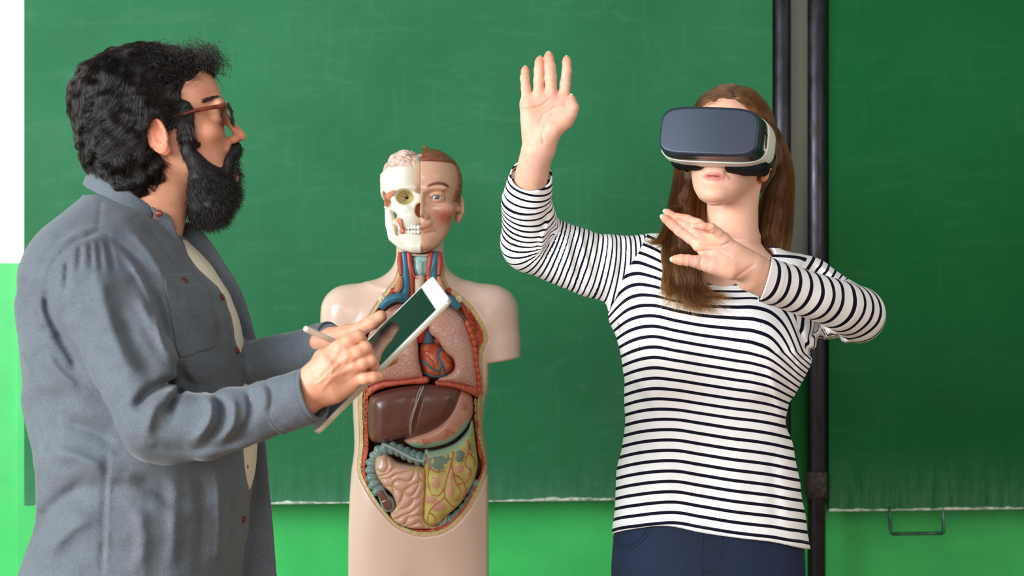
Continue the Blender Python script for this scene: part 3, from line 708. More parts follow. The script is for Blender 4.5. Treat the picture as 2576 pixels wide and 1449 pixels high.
# neck and shoulder vessels, larynx
YN = -.0
for s, c in ((-1, 715), (1, 715)):
    X = lambda v: c+s*(v-c)
    T3('jugular_vein', [(X(818), 90, .036), (X(808), 180, .03), (X(805), 300, .018), (X(812), 360, .006), (X(850), 400, -.01)], [.0070, .0072, .0078, .0080, .008], mvn.m)
    T3('carotid_artery', [(X(786), 90, .034), (X(780), 180, .03), (X(772), 300, .026), (X(768), 380, .02)], [.0058, .006, .0062, .0065], mart.m)
    T3('subclavian_vein', [(X(810), 392, -.005), (X(860), 382, -.014), (X(920), 405, -.014), (X(968), 450, -.008)], [.008, .0088, .0085, .007], mvn.m)
    T3('neck_muscle', [(X(842), 92, .036), (X(844), 160, .03), (X(836), 240, .024)], [.0050, .0062, .004], M('neck_muscle', srgb(184, 74, 50), .45).m)
    T3('neck_muscle', [(X(838), 250, .02), (X(850), 310, .01), (X(868), 350, .004)], [.004, .008, .006], M('pale_muscle', srgb(214, 140, 104), .45).m)
    for (x, y, r, m1, m2) in ((965, 397, .0085, srgb(236, 222, 184), srgb(222, 150, 96)), (898, 340, .0062, srgb(190, 80, 54), srgb(150, 50, 38))):
        q = P(*Z4(X(x), y), DO); yy = float(yfr(A([q[0]]), A([q[2]]))[0]); ma = M('bone_rim', m1, .4); mbn = M('bone_core', m2, .5)
        V, Q = surf(sub(.001, ell((q[0], yy+.006, q[2]), (r, .008, r*1.05)), ell((q[0], yy-.004, q[2]), (r*.62, .004, r*.66))), (q[0]-r*1.2, yy-.006, q[2]-r*1.2), (q[0]+r*1.2, yy+.018, q[2]+r*1.2), .001)
        b = mesh('bone_section', V, Q, ma.m, tor); V, Q = surf(ell((q[0], yy+.0035, q[2]), (r*.66, .004, r*.7)), (q[0]-r, yy-.006, q[2]-r), (q[0]+r, yy+.01, q[2]+r), .001); mesh('bone_core', V, Q, mbn.m, b)
mlar = M('larynx_cartilage', srgb(160, 204, 202), .4); mlar.set('Coat Weight', .2)
def zyf(f, pts, off):  # neck pieces: fixed depth plane
    return f
FLN = D0-.040
lar = mapz(Z4, [(655, 120), (690, 105), (750, 105), (775, 122), (772, 160), (778, 200), (765, 238), (730, 256), (700, 252), (668, 230), (655, 190), (662, 155)])
def lard(x, z):
    px = (x*FPX/DO+CX-780)*2.5875; py = (CY-(z-CZ)*FPX/DO-600)*2.5875
    return .004*np.exp(-((px-715)/16)**2)*(py > 150)-.002*np.exp(-((py-138-abs(px-715)*-.3)/5)**2)
ola, _ = pillow('larynx', lar, .004, .014, .020, mlar.m, detail=lard, flat=FLN, back=.02)
mhy = M('hyoid_bone', srgb(226, 220, 190), .4)
pillow('hyoid_bone', mapz(Z4, [(640, 92), (715, 98), (790, 92), (790, 108), (715, 118), (642, 108)]), .0, .006, .006, mhy.m, flat=FLN-.004, back=.012)
mthy = vc('thyroid', .4); mthy.bump(mthy.noise(300, 3), .5, .001)
oth, fth = pillow('thyroid_gland', mapz(Z4, [(664, 245), (700, 262), (735, 265), (768, 246), (780, 290), (770, 350), (745, 385), (690, 385), (662, 340), (655, 290)]), .006, .012, .014, mthy.m, lambda V: {'col': vmix(lin(206, 92, 62)[None], lin(226, 140, 104)[None], np.clip(.4+vnoise(V*300), 0, 1))}, flat=FLN-.004, back=.03)
for pts in ([(700, 250), (690, 290), (705, 330), (700, 370)], [(735, 262), (725, 300), (740, 340)], [(690, 290), (672, 310), (680, 350)]): vein('thyroid_vein', mapz(Z4, pts), .002, mvn.m, oth, fth)
for pts in ([(645, 130), (655, 170), (675, 235), (690, 262)], [(785, 130), (775, 180), (765, 235), (750, 262)]): T3('thyroid_artery', [(a, b, .015) for a, b in pts], [.0015]*4, mart.m)
T3('trachea', [(715, 250, .03), (715, 330, .02), (715, 420, .01)], [.011]*3, M('trachea', srgb(214, 190, 160), .4).m)
# rib sections along the wall
mrb = M('rib_rim', srgb(220, 196, 150), .45); mrc = M('rib_marrow', srgb(190, 112, 78), .5)
for (x, y, rx, ry) in [(257, 232, 9, 22), (254, 290, 9, 22), (252, 345, 8, 24), (251, 404, 8, 30), (990, 300, 9, 26), (991, 350, 8, 22), (990, 404, 8, 26)]+[((1072+6*math.sin(i*.8)+(i < 3)*(-60+i*26)-1072+1072-780*0)/1., 0, 0, 0) for i in range(0)]:
    q = P(*Z5(x, y), DO); yy = float(yfr(A([q[0]]), A([q[2]]))[0])+.007; a = rx/2.64*DO/FPX; b = ry/2.64*DO/FPX
    V, Q = surf(ell((q[0], yy+.003, q[2]), (a, .005, b)), (q[0]-a, yy-.004, q[2]-b), (q[0]+a, yy+.01, q[2]+b), .0011); o = mesh('rib_section', V, Q, mrb.m, tor)
    V, Q = surf(ell((q[0], yy, q[2]), (a*.55, .0035, b*.7)), (q[0]-a, yy-.006, q[2]-b), (q[0]+a, yy+.006, q[2]+b), .0009); mesh('rib_marrow', V, Q, mrc.m, o)
mlm = M('intercostal_muscle', srgb(204, 96, 62), .42); mlm.bump(mlm.noise(160, 3), .6, .001)
for (x, y) in [(1024, 560), (1040, 600), (1054, 640), (1066, 682), (1072, 728), (1078, 772), (1082, 818), (1088, 862), (1096, 905), (1100, 950), (1098, 995)]:
    q = P(*Z4(x, y), DO); yy = float(yfr(A([q[0]]), A([q[2]]))[0])+.006
    V, Q = surf(ell((q[0], yy, q[2]), (.0058, .006, .0088), rot('Y', -14)), (q[0]-.01, yy-.008, q[2]-.011), (q[0]+.01, yy+.008, q[2]+.011), .0012); mesh('intercostal_muscle', V, Q, mlm.m, tor)
# --- head
SH = .956; HC = A([xs_([1065])[0], D0-.004, zs_([501])[0]]); WX = 1.10
def hl(p):
    q = (p-HC)/SH; q = q.copy(); q[:, 0] /= WX; return q
hf = head_local(neck=False, ear=(0, 1), male=1, nose=.985, lid=.88, lips=.85, earx=-.0075)
headw = lambda p: hf(hl(p))*SH
hf0 = head_local(neck=False, ear=(0, 0), male=1, eyes=False)
head0 = lambda p: hf0(hl(p))*SH
face = lambda p: np.maximum(smin(headw(p), 1e9*np.ones(len(p)), 0), -(p[:, 0]-HC[0]))
def facec(V):
    q = hl(V); n = np.zeros(len(V)); b = lin(226, 176, 146)
    c = np.tile(b, (len(V), 1))
    ck = np.exp(-((q[:, 0]-.047)/.017)**2-((q[:, 2]+.043)/.019)**2)*(q[:, 1] < 0); c = vmix(c, lin(212, 104, 88)[None], np.clip(ck*.85, 0, 1))
    lp = np.exp(-(((np.abs(q[:, 0])-.0)/.027)**4)-((q[:, 2]+.0700)/.0085)**4)*(q[:, 1] < -.07); c = vmix(c, lin(186, 118, 92)[None], lp*.75)
    br = .0285-16*(np.abs(q[:, 0])-.036)**2
    bw = np.exp(-((q[:, 2]-br)/.0032)**2)*sstep(.010, .018, np.abs(q[:, 0]))*(1-sstep(.050, .058, np.abs(q[:, 0])))*(q[:, 1] < -.02); c = vmix(c, lin(126, 62, 36)[None], np.clip(bw*1.6, 0, .95))
    el = np.exp(-((np.hypot((q[:, 0]-.0315)/.0135, (q[:, 2]+.0012)/.0058)-1)/.14)**2)*(q[:, 1] < -.06)*(q[:, 2] > -.006); c = vmix(c, lin(110, 60, 44)[None], el*.7)
    return {'col': c}
mface = vc('model_face', .3); mface.set('Coat Weight', .3); mface.set('Subsurface Weight', .1); mface.b.inputs['Subsurface Radius'].default_value = (.008, .004, .003)
l0 = HC+A([-.004, -.11, -.12])*SH; l1 = HC+A([.10, .11, .118])*SH
ofc = sdf('face_half', lambda p: np.maximum(headw(p), -(p[:, 0]-HC[0])), (HC[0], l0[1], l0[2]), (HC[0]+.098, l1[1], l1[2]), .0014, mface.m, tor, facec)
# under-jaw collar joining head and neck (skin)
sdf('jaw_underside', lambda p: np.maximum(smin(headw(p)+.006, neck(p), .02), np.maximum(p[:, 2]-zs_([612])[0], np.maximum(zs_([634])[0]-p[:, 2], -1))), (xs_([975])[0], D0-.10, zs_([634])[0]), (xs_([1140])[0], D0+.1, zs_([612])[0]), .0022, mskin.m, tor)
sdf('head_back', lambda p: smax(smin(head0(p)+.006+.008*(p[:, 0] < HC[0]), neck(p), .03), np.maximum(HC[1]-.012-p[:, 1], zs_([640])[0]-p[:, 2]), .002), (xs_([950])[0], HC[1]-.02, zs_([640])[0]), (xs_([1170])[0], HC[1]+.115, zs_([368])[0]), .003, mskin.m, tor)
mhp = M('painted_hair', srgb(140, 76, 46), .32); mhp.set('Coat Weight', .3)
mhp.base(mhp.ramp(mhp.noise(5, 4, vec=mhp.coord((3, 20, 70))), [(.35, srgb(112, 54, 32)), (.7, srgb(168, 100, 62))])); mhp.bump(mhp.noise(5, 3, vec=mhp.coord((4, 20, 110))), .7, .0025)
def hairf(p):
    q = hl(p); top = .0775-.02*np.maximum(q[:, 0]-.045, 0)*10*0-q[:, 2]; side = np.maximum(np.maximum(-.040+.25*q[:, 2]-q[:, 1], -.002-q[:, 2]+.3*np.maximum(q[:, 1]-.02, -.02)), .05-q[:, 0]*1.0)
    rg = smin(top, side, .012)*SH
    wav = .0003*np.sin(q[:, 2]*620+q[:, 1]*160)
    return np.maximum(smax(head0(p)-.0045-wav, rg, .005), -(p[:, 0]-HC[0]))
sdf('painted_hair', hairf, (HC[0], l0[1], HC[2]-.02), (HC[0]+.105, l1[1]+.005, l1[2]+.006), .0015, mhp.m, tor)
ec = HC+A([.0315*WX, -.0735, -.0012])*SH
eyeball('model_eye', ec, .0116*SH, (0, -1, 0), ofc)
# skull half
zk = [-.02, 0, .03, .05, .0655, .07]
cran = loft([-.030, -.012, 0, .03, .05, .070, .09], [-.050, -.072, -.0815, -.0865, -.0865, -.083, -.07], [.01]*7, [-.060, -.078, -.084, -.088, -.088, -.084, -.07], [.09, .095, .098, .10, .10, .095, .08], 2.3)
sk = su(.010, cran, ell((-.022, -.066, -.040), (.026, .022, .032)), ell((-.006, -.082, -.006), (.010, .010, .014)), ell((-.034, -.082, .020), (.026, .009, .007)))
zyg = chain([(-.030, -.078, -.026), (-.048, -.070, -.026), (-.064, -.045, -.022), (-.0745, -.005, -.018)], [.010, .0085, .0055, .0045])
orb = chain([(-.050, -.070, .014), (-.053, -.068, -.004), (-.048, -.070, -.020)], [.007, .006, .008])
man = su(.010, chain([(-.070, .002, -.020), (-.066, .0, -.055), (-.056, -.02, -.085), (-.034, -.058, -.103), (-.012, -.076, -.108), (.004, -.078, -.108)], [.008, .011, .0135, .014, .0145, .0145]), ell((-.014, -.072, -.092), (.030, .012, .014)), ell((-.035, -.05, -.088), (.016, .022, .014)))
sk = su(.008, sk, zyg, orb); sk = su(.004, sk, man)
sk = sub(.004, sk, ell((-.0315, -.088, -.001), (.0195, .030, .0165)), ell((-.001, -.088, -.030), (.0105, .020, .0155)), ell((-.068, -.040, .0), (.011, .026, .024)), ell((-.046, -.045, -.062), (.010, .04, .022)))
sk = sub(.0008, sk, ell((-.015, -.088, -.0715), (.032, .014, .0012)))
cutz = lambda q: np.maximum(q[:, 2]-(.062-.10*np.maximum(-.055-q[:, 0], 0)*5), -.013-q[:, 0])
def skf(p):
    q = hl(p); d = sk(q)
    keep = smin(q[:, 2]-(.0655+.30*np.minimum(q[:, 0]+.045, 0)), -.0125-q[:, 0] if False else (-.012-q[:, 0]), 0)
    keep = np.minimum(q[:, 2]-(.0655+.35*np.minimum(q[:, 0]+.050, 0)), 1)      # above the saw cut
    strip = np.maximum(-.0115-q[:, 0], 0)                                       # midline strip is kept
    top = np.maximum(keep, -(q[:, 0]+.0125)) if False else np.where(q[:, 0] < -.0125, keep, -1)
    return np.maximum(np.maximum(d, top)*SH, (p[:, 0]-HC[0])-.0005)
def skc(V):
    q = hl(V); c = np.tile(lin(244, 240, 222), (len(V), 1))
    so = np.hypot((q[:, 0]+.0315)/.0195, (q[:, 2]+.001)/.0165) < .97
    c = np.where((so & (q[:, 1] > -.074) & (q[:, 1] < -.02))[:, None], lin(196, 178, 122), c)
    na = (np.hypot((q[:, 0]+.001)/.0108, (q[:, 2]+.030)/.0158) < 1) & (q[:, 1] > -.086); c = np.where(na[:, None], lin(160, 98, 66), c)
    for x0, z0, x1, z1 in ((-.0315, -.0, -.040, .002), (-.0315, 0, -.034, -.008), (-.028, .004, -.033, .008)):
        d = polyd([(x0, z0), (x1, z1)], q[:, 0], q[:, 2]); c = np.where(((d < .0012) & (q[:, 1] > -.075))[:, None], lin(150, 104, 70), c)
    return {'col': c}
msk = vc('skull_bone', .4); msk.set('Coat Weight', .15); msk.bump(msk.noise(70, 4), .12, .001)
osk = sdf('skull_half', skf, (HC[0]-.098, l0[1], l0[2]-.008), (HC[0]+.002, l1[1], HC[2]+.115*SH), .0015, msk.m, tor, skc)
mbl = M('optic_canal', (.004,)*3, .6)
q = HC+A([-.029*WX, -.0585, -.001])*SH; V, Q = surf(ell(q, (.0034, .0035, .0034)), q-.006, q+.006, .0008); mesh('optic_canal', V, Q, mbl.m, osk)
# teeth
mtt = M('tooth_enamel', srgb(248, 246, 236), .2); mtt.set('Coat Weight', .4)
for row, zz_, hh in ((0, -.0665, .0052), (1, -.0765, .0046)):
    for i in range(7):
        w_ = (.0044, .0036, .0040, .0038, .0038, .0046, .0046)[i]; xx = -.0045-sum((.0044, .0036, .0040, .0038, .0038, .0046, .0046)[:i])*1.62
        yy = -.0862+.0135*(abs(xx)/.045)**2*3.0
        c_ = HC+A([xx*WX, yy, zz_])*SH; V, Q = surf(ell(c_, A([w_*.95*WX, .0042, hh])*SH), c_-.008, c_+.008, .0009, 1); mesh('tooth', V, Q, mtt.m, osk)
mtm = M('temporal_muscle', srgb(226, 140, 112), .45); mtm.bump(mtm.noise(5, 2, vec=mtm.coord((160, 20, 20))), .5, .001)
def patch(name, poly, mat, o, par):
    pl = p2(smooth_poly(mapz(Z3, poly), 4), D0-.05); sg = grid2(lambda X, Z: polysd(pl, X, Z), pl.min(0)-.003, pl.max(0)+.003, .0008)
    a = pl.min(0); b = pl.max(0); return sdf(name, lambda p: np.maximum(np.maximum(sg(p[:, 0], p[:, 2]), np.abs(sk(hl(p))*SH-o)-.002), p[:, 1]-HC[1]), (a[0], D0-.12, a[1]), (b[0], HC[1], b[1]), .0013, mat, par)
patch('temporal_muscle', [(280, 750), (275, 700), (300, 655), (350, 620), (412, 606), (412, 640), (370, 668), (335, 700), (305, 760)], mtm.m, .0015, osk)
patch('masseter_muscle', [(430, 905), (478, 905), (490, 980), (506, 1045), (450, 1052), (430, 980)], mtm.m, .003, osk)
# sutures, brain, cut edge
TB = turing(200, 21, 14, 9); tb_ = sampler(TB, .0010)
brn = ell((-.036, .005, .030), (.048, .085, .077))
def brf(p):
    q = hl(p); t = tb_(q[:, 0]*1.1+.31, q[:, 2]*1.0+q[:, 1]*.7+.5); d = brn(q)-.0040*np.sqrt(np.clip(np.abs(t)*1.5, 0, 1))
    return np.maximum(np.maximum(d*SH, (q[:, 0]+.0135)*SH), (.03-q[:, 2])*SH)
def brc(V):
    q = hl(V); t = tb_(q[:, 0]*1.1+.31, q[:, 2]*1.0+q[:, 1]*.7+.5); return {'col': vmix(lin(208, 160, 140)[None], lin(238, 204, 186)[None], sstep(.02, .16, np.abs(t)))}
mbr = vc('brain', .3); mbr.set('Coat Weight', .3)
sdf('brain', brf, (HC[0]-.098, HC[1]-.09, HC[2]+.03*SH), (HC[0], HC[1]+.095, HC[2]+.117*SH), .0013, mbr.m, tor, brc)
# stand
mst = M('stand_base', srgb(210, 205, 195), .35)
boxmesh('stand_base', (xs_([880])[0], D0-.09, .62), (xs_([1240])[0], D0+.10, zb0+.002), mst.m, tor, bev=.004)
# ============================================================ shared people helpers
def skin_mat(name, c1, c2, rough=.5):
    m = M(name, c1, rough); m.set('Specular IOR Level', .38); m.set('Subsurface Weight', .18); m.b.inputs['Subsurface Radius'].default_value = (.012, .005, .003)
    n = m.ramp(m.noise(38, 4, .6), [(.32, c1), (.72, c2)])
    m.base(m.mix(.999, n, m.attr('col'), 'MULTIPLY')); m.bump(m.noise(420, 3), .12, .0008); m.bump(m.noise(60, 3), .12, .0015); return m.m
def hair_mat(name, mel, red, rough=.3, rr=.35, tint=None):
    m = bpy.data.materials.new(name); m.use_nodes = True; nt = m.node_tree; nt.nodes.clear()
    o = nt.nodes.new('ShaderNodeOutputMaterial'); h = nt.nodes.new('ShaderNodeBsdfHairPrincipled'); h.parametrization = 'MELANIN'
    h.inputs['Melanin'].default_value = mel; h.inputs['Melanin Redness'].default_value = red; h.inputs['Roughness'].default_value = rough; h.inputs['Radial Roughness'].default_value = rr
    h.inputs['Random Color'].default_value = .25; h.inputs['Random Roughness'].default_value = .2
    nt.links.new(h.outputs[0], o.inputs[0]); return m
def normals(f, p, e=.0008):
    g = np.stack([f(p+A(v)*e)-f(p-A(v)*e) for v in ((1, 0, 0), (0, 1, 0), (0, 0, 1))], 1)
    return g/(np.linalg.norm(g, axis=1, keepdims=True)+1e-9)
def scatter(V, Q, n, rng):
    a = V[Q[:, 0]]; b = V[Q[:, 1]]; c = V[Q[:, 2]]; d = V[Q[:, 3]]
    ar = np.linalg.norm(np.cross(c-a, d-b), axis=1); i = rng.choice(len(Q), n, p=ar/ar.sum()); u = rng.random((n, 1)); v = rng.random((n, 1))
    return a[i]*(1-u)*(1-v)+b[i]*u*(1-v)+c[i]*u*v+d[i]*(1-u)*v
def grow(f, roots, flow, L, K, off, curl=.0, lift=.0, rng=RNG, stick=1.0, wfreq=60., wave=0.):
    """strands creeping over the surface of f following flow(p)"""
    n = len(roots); S = np.zeros((n, K, 3)); p = roots.copy(); L = np.broadcast_to(L, (n,)); ph = rng.random(n)*6.28
    rnd = rng.normal(size=(n, 3))*curl; o = rng.random(n)*off
    for k in range(K):
        S[:, k] = p; N = normals(f, p)
        d = flow(p)+rnd*.5
        nz = np.stack([vnoise(p*wfreq+7.7*j) for j in range(3)], 1)*wave
        d = d+nz; d = d-N*(d*N).sum(1, keepdims=True)*stick+N*lift
        d /= np.linalg.norm(d, axis=1, keepdims=True)+1e-9; p = p+d*(L/(K-1))[:, None]
        dist = f(p); p = p-N*((dist-o*min(1, (k+1)/3))*stick)[:, None]
    return S
def taper(S, r, tip=.25):
    n, K, _ = S.shape; t = np.linspace(0, 1, K); return np.tile(r*(1-(1-tip)*t**2), (n, 1))*(.7+.6*RNG.random((n, 1)))
def white(V): return {'col': np.ones((len(V), 3))}
def hand(spec, d0, z, wr, palmk=.012):
    """spec: chains of (x,y,r,dd) in picture pixels of that zoom, at distance d0+dd. Fingers stay separate, the palm blends."""
    def pts(ch): return [P(*z(c[0], c[1]), d0+c[3]) for c in ch], [z_r(c[2], z)*(d0+c[3])/FPX for c in ch]
    def z_r(r, z): return abs(z(r, 0)[0]-z(0, 0)[0])
    palm = [chain(*pts(c)) for c in spec['palm']]; pf = su(palmk, *palm)
    fing = [chain(*pts(c), k=.003) for c in spec['fingers']]
    def f(p):
        d = pf(p); ds = [g(p) for g in fing]; dm = ds[0]
        for q in ds[1:]: dm = smin(dm, q, .0012)
        return smin(d, dm, .007)
    allp = np.concatenate([pts(c)[0] for c in spec['palm']+spec['fingers']])
    return f, allp
def disp2(folds, d):
    """cloth folds: list of (px polyline, width px, height m); + is ridge, - is crease"""
    items = []
    for pl, w_, h_ in folds:
        items.append((p2(smooth_poly(pl, 3, False), d), w_*d/FPX, h_))
    def f(p):
        # project every point through the camera-side depth plane of the fold set
        x = p[:, 0]*d/p[:, 1]; z = CZ+(p[:, 2]-CZ)*d/p[:, 1]; r = np.zeros(len(p))
        for q, w_, h_ in items:
            a = q.min(0)-w_*3; b = q.max(0)+w_*3; m = (x > a[0]) & (x < b[0]) & (z > a[1]) & (z < b[1])
            if m.any():
                xx = x[m]; zz = z[m]; dd = polyd(q, xx, zz)
                e0 = np.hypot(xx-q[0, 0], zz-q[0, 1]); e1 = np.hypot(xx-q[-1, 0], zz-q[-1, 1]); ln = np.hypot(*(q[-1]-q[0]))+1e-6
                fade = np.clip(np.minimum(e0, e1)/(ln*.25), 0.15, 1); r[m] += h_*np.exp(-(dd/w_)**2)*fade
        return r
    return f
# ============================================================ MAN
DM = 2.385
man = empty('person', P(360, 1449, DM)*A([1, 1, 0]), 'bearded man in glasses and blue-grey button shirt, writing on a white tablet', 'person')
PM = lambda x, y, d=DM: P(x, y, d)
th, ph = math.radians(9), math.radians(12)
fw = A([math.cos(th)*math.cos(ph), math.sin(th)*math.cos(ph), math.sin(ph)]); side = A([-math.sin(th), math.cos(th), 0.]); up = np.cross(side, -fw); up = up/np.linalg.norm(up)
if up[2] < 0: up = -up
# local axes: x = his left (away from the camera), -y = forward, z = up
MH = np.stack([side, -fw, up], 1); HM = PM(432, 319); SM = 1.0
mhead = head_local(neck=False, male=1, ear=(1, 1), nose=1.02, lips=.9, lid=.85)
mhead_w = tf(mhead, MH, HM, SM)
hb0 = head_local(neck=False, ear=(0, 0), eyes=False); hb0w = tf(hb0, MH, HM, SM)
neckm = chain([PM(405, 400), PM(365, 480), PM(325, 600)], [.058, .058, .066])
neckm2 = cone(PM(440, 455), PM(395, 560), .034, .044)
def loc(V): return (V-HM)@MH/SM
def mskinc(V):
    q = loc(V); c = np.ones((len(V), 3))
    red = np.exp(-((q[:, 1]+.100)/.02)**2-((q[:, 2]+.038)/.014)**2-(q[:, 0]/.02)**2); c = vmix(c, A([[1.0, .74, .70]]), np.clip(red, 0, 1))
    er = sstep(.069, .078, np.abs(q[:, 0]))*(q[:, 1] > -.01)*(q[:, 1] < .05); c = vmix(c, A([[1.02, .72, .66]]), er*.8)
    ck = np.exp(-((q[:, 1]+.062)/.03)**2-((q[:, 2]+.035)/.025)**2); c = vmix(c, A([[1.0, .84, .80]]), ck*.6)
    return {'col': c}
msm = skin_mat('man_skin', srgb(226, 166, 136), srgb(212, 146, 116))
# right hand (camera side): back of the hand, holding the stylus
ZH = lambda x, y: (700+x/3.2942, 680+y/3.2942)
rh = dict(palm=[[(120, 1020, 108, .03), (235, 985, 118, .01), (300, 950, 112, 0)],
    [(270, 880, 92, .0), (400, 735, 84, -.008), (500, 650, 66, -.008)], [(290, 930, 96, .0), (440, 800, 86, -.014), (575, 725, 66, -.014)],
    [(300, 980, 96, .0), (450, 880, 84, -.012), (610, 815, 62, -.012)], [(300, 1020, 86, .006), (460, 985, 80, -.004), (625, 905, 62, -.004)],
    [(320, 1080, 66, .012), (480, 1040, 62, .004), (600, 960, 58, .002)], [(280, 860, 80, .012), (360, 720, 60, .02)]],
  fingers=[[(500, 650, 64, -.008), (585, 590, 60, -.010), (665, 548, 54, -.006), (690, 590, 50, .006), (672, 660, 44, .022)],
    [(575, 725, 62, -.014), (660, 680, 58, -.018), (722, 640, 52, -.014), (748, 690, 48, .000), (735, 745, 42, .014)],
    [(610, 815, 58, -.012), (700, 770, 55, -.016), (768, 748, 50, -.012), (790, 790, 45, .000), (768, 835, 40, .012)],
    [(625, 905, 54, -.004), (720, 895, 50, -.012), (790, 885, 46, -.012), (835, 880, 42, -.008)],
    [(360, 720, 56, .02), (470, 650, 50, .030), (590, 640, 44, .034)]])
DH = 2.055
rhf, rhp = hand(rh, DH, ZH, None)
def tendons(p):
    r = np.zeros(len(p)); x = p[:, 0]*DH/p[:, 1]; z = CZ+(p[:, 2]-CZ)*DH/p[:, 1]
    for pl, w_, h_ in TEN: r += h_*np.exp(-(polyd(pl, x, z)/w_)**2)
    return r
TEN = [(p2(mapz(ZH, pl), DH), w_, h_) for pl, w_, h_ in (
    ([(330, 880), (430, 760), (500, 660)], .0035, .0012), ([(340, 930), (460, 810), (570, 720)], .0032, .0013), ([(350, 970), (470, 880), (605, 810)], .0032, .0010),
    ([(300, 950), (380, 900), (470, 870), (560, 760)], .0020, .0006), ([(360, 1000), (420, 920), (455, 820), (430, 760)], .0018, .0006),
    ([(505, 625), (540, 640)], .006, .0018), ([(585, 705), (615, 735)], .006, .0018), ([(625, 800), (650, 830)], .0055, .0014),
    ([(440, 720), (520, 770)], .004, -.0012), ([(520, 800), (590, 770)], .004, -.0012), ([(560, 870), (640, 850)], .004, -.0012))]
rhf_ = lambda p: rhf(p)-tendons(p)
# left hand: thumb on the far edge, fingers under the tablet
DL = 2.29
lh = dict(palm=[[(345, 600, 88, .03), (440, 580, 90, .02)], [(440, 560, 84, .015), (570, 525, 72, .0)], [(440, 620, 74, .03), (600, 700, 66, .035), (720, 760, 54, .035)]],
  fingers=[[(570, 525, 66, .0), (690, 480, 58, -.008), (780, 432, 60, -.014), (850, 382, 52, -.016)],
    [(720, 700, 48, .045), (860, 700, 44, .05), (960, 640, 38, .04)], [(720, 760, 48, .045), (860, 780, 44, .045), (960, 740, 38, .03)]])
lhf, lhp = hand(lh, DL, ZH, None)
# arms inside the sleeves
arm_r = chain([P(225, 700, 2.24), P(335, 925, 2.175), P(400, 1065, 2.13), P(520, 1075, 2.11), P(760, 998, 2.072)], [.042, .040, .034, .034, .031]); arm_l = chain([P(300, 700, 2.57), P(430, 1010, 2.56), P(600, 935, 2.44), P(790, 880, 2.36)], [.042, .038, .034, .030])
chest = loft(zs_([560, 640, 760, 1000, 1250, 1500], DM), xs_([250, 170, 130, 130, 150, 160], DM), xs_([350, 430, 540, 590, 590, 580], DM), [DM-.06, DM-.12, DM-.17, DM-.16, DM-.15, DM-.15], [DM+.06, DM+.12, DM+.17, DM+.16, DM+.15, DM+.15])
bodyf = su(.02, lambda p: smin(mhead_w(p), smin(neckm(p), neckm2(p), .03), .03))
headneck = lambda p: smin(mhead_w(p), smin(neckm(p), neckm2(p), .03), .022)
allbody = lambda p: np.minimum(np.minimum(smin(headneck(p), chest(p), .03), np.minimum(arm_r(p), arm_l(p))), 1)
def man_skin_f(p): return smin(smin(allbody(p), rhf_(p), .006), lhf(p), .006)
# one continuous body: head, neck, chest, arms and hands ; meshed in regions of matching detail
def regionmesh(name, f, regs, mat, parent, attr=white):
    VV = []; QQ = []; n = 0
    for lo, hi, h, owner in regs:
        V, Q = surf(f, lo, hi, h); c = V[Q].mean(1); Q = Q[owner(c)]; VV.append(V); QQ.append(Q+n); n += len(V)
    V = np.concatenate(VV); Q = np.concatenate(QQ); return mesh(name, V, Q, mat, parent, attrs=attr(V))
zn = PM(0, 612)[2]; xh = P(700, 0, 2.05)[0]
lo, hi = bb([HM+A([-.12, -.11, -.22]), HM+A([.14, .11, .13])], 0)
lo2_, hi2_ = bb(np.concatenate([rhp, lhp]), .045)
inh = lambda c, m=0: (c[:, 2] >= zn-m) & (c[:, 0] < hi[0]+m)
inr = lambda c, m=0: (c[:, 0] > xh-m)
lo3, hi3 = A([P(110, 0, 2.2)[0], 2.1-.1, PM(0, 1500)[2]]), A([xh+.012, 2.68, zn+.012])
obody = regionmesh('body', man_skin_f, [((lo[0], lo[1], zn-.01), hi+.007, .0019, lambda c: inh(c, .006)), ((xh-.01, lo2_[1], lo2_[2]), hi2_, .0017, lambda c: inr(c, .006) & ~inh(c)), (lo3, hi3, .006, lambda c: ~inr(c) & ~inh(c))], msm, man, mskinc)
for s in (-1, 1): eyeball('man_eye', HM+MH@A([s*.0315, -.0735, -.001]), .0116, fw, obody, srgb(70, 44, 28))
# fingernails of the left thumb
# --- hair
mhair = hair_mat('black_hair', 1.0, .1, .28, .45)
mbulk = M('hair_mass', srgb(12, 10, 12), .6)
def Lf(f): return tf(f, MH, HM, SM)
hbl = su(.04, ell((0, .045, .030), (.092, .104, .098)), ell((0, .078, -.030), (.076, .066, .066)), ell((0, -.008, .082), (.072, .068, .040)), ell((0, .058, .07), (.08, .085, .06)), ell((0, .070, -.075), (.060, .052, .032)))
facecut = su(.008, boxf((0, -.135, -.03), (.2, .075, .105), .01), boxf((0, -.06, -.16), (.2, .065, .150), .01))
hbl = sub(.012, hbl, facecut, *[ell((s*.090, .020, -.030), (.03, .021, .034)) for s in (-1, 1)])
sb = su(.01, *[ell((s*.0705, -.026, -.006), (.006, .014, .040), rot('X', 8)) for s in (-1, 1)])
hairbulk = lambda p: smin(hbl(p), np.maximum(sb(p), 1e-9*0+sb(p)), .01)
hairbulk_n = lambda p: hairbulk(p)-.0035*vnoise(p*55)-.003*vnoise(p*A([28, 60, 90])) 
HB = Lf(hairbulk_n)
l0_, h0_ = bb([HM-A([.175, .12, .14]), HM+A([.13, .12, .15])], 0)
Vh, Qh = surf(HB, l0_, h0_, .004); oh = mesh('hair', Vh, Qh, mbulk.m, man)
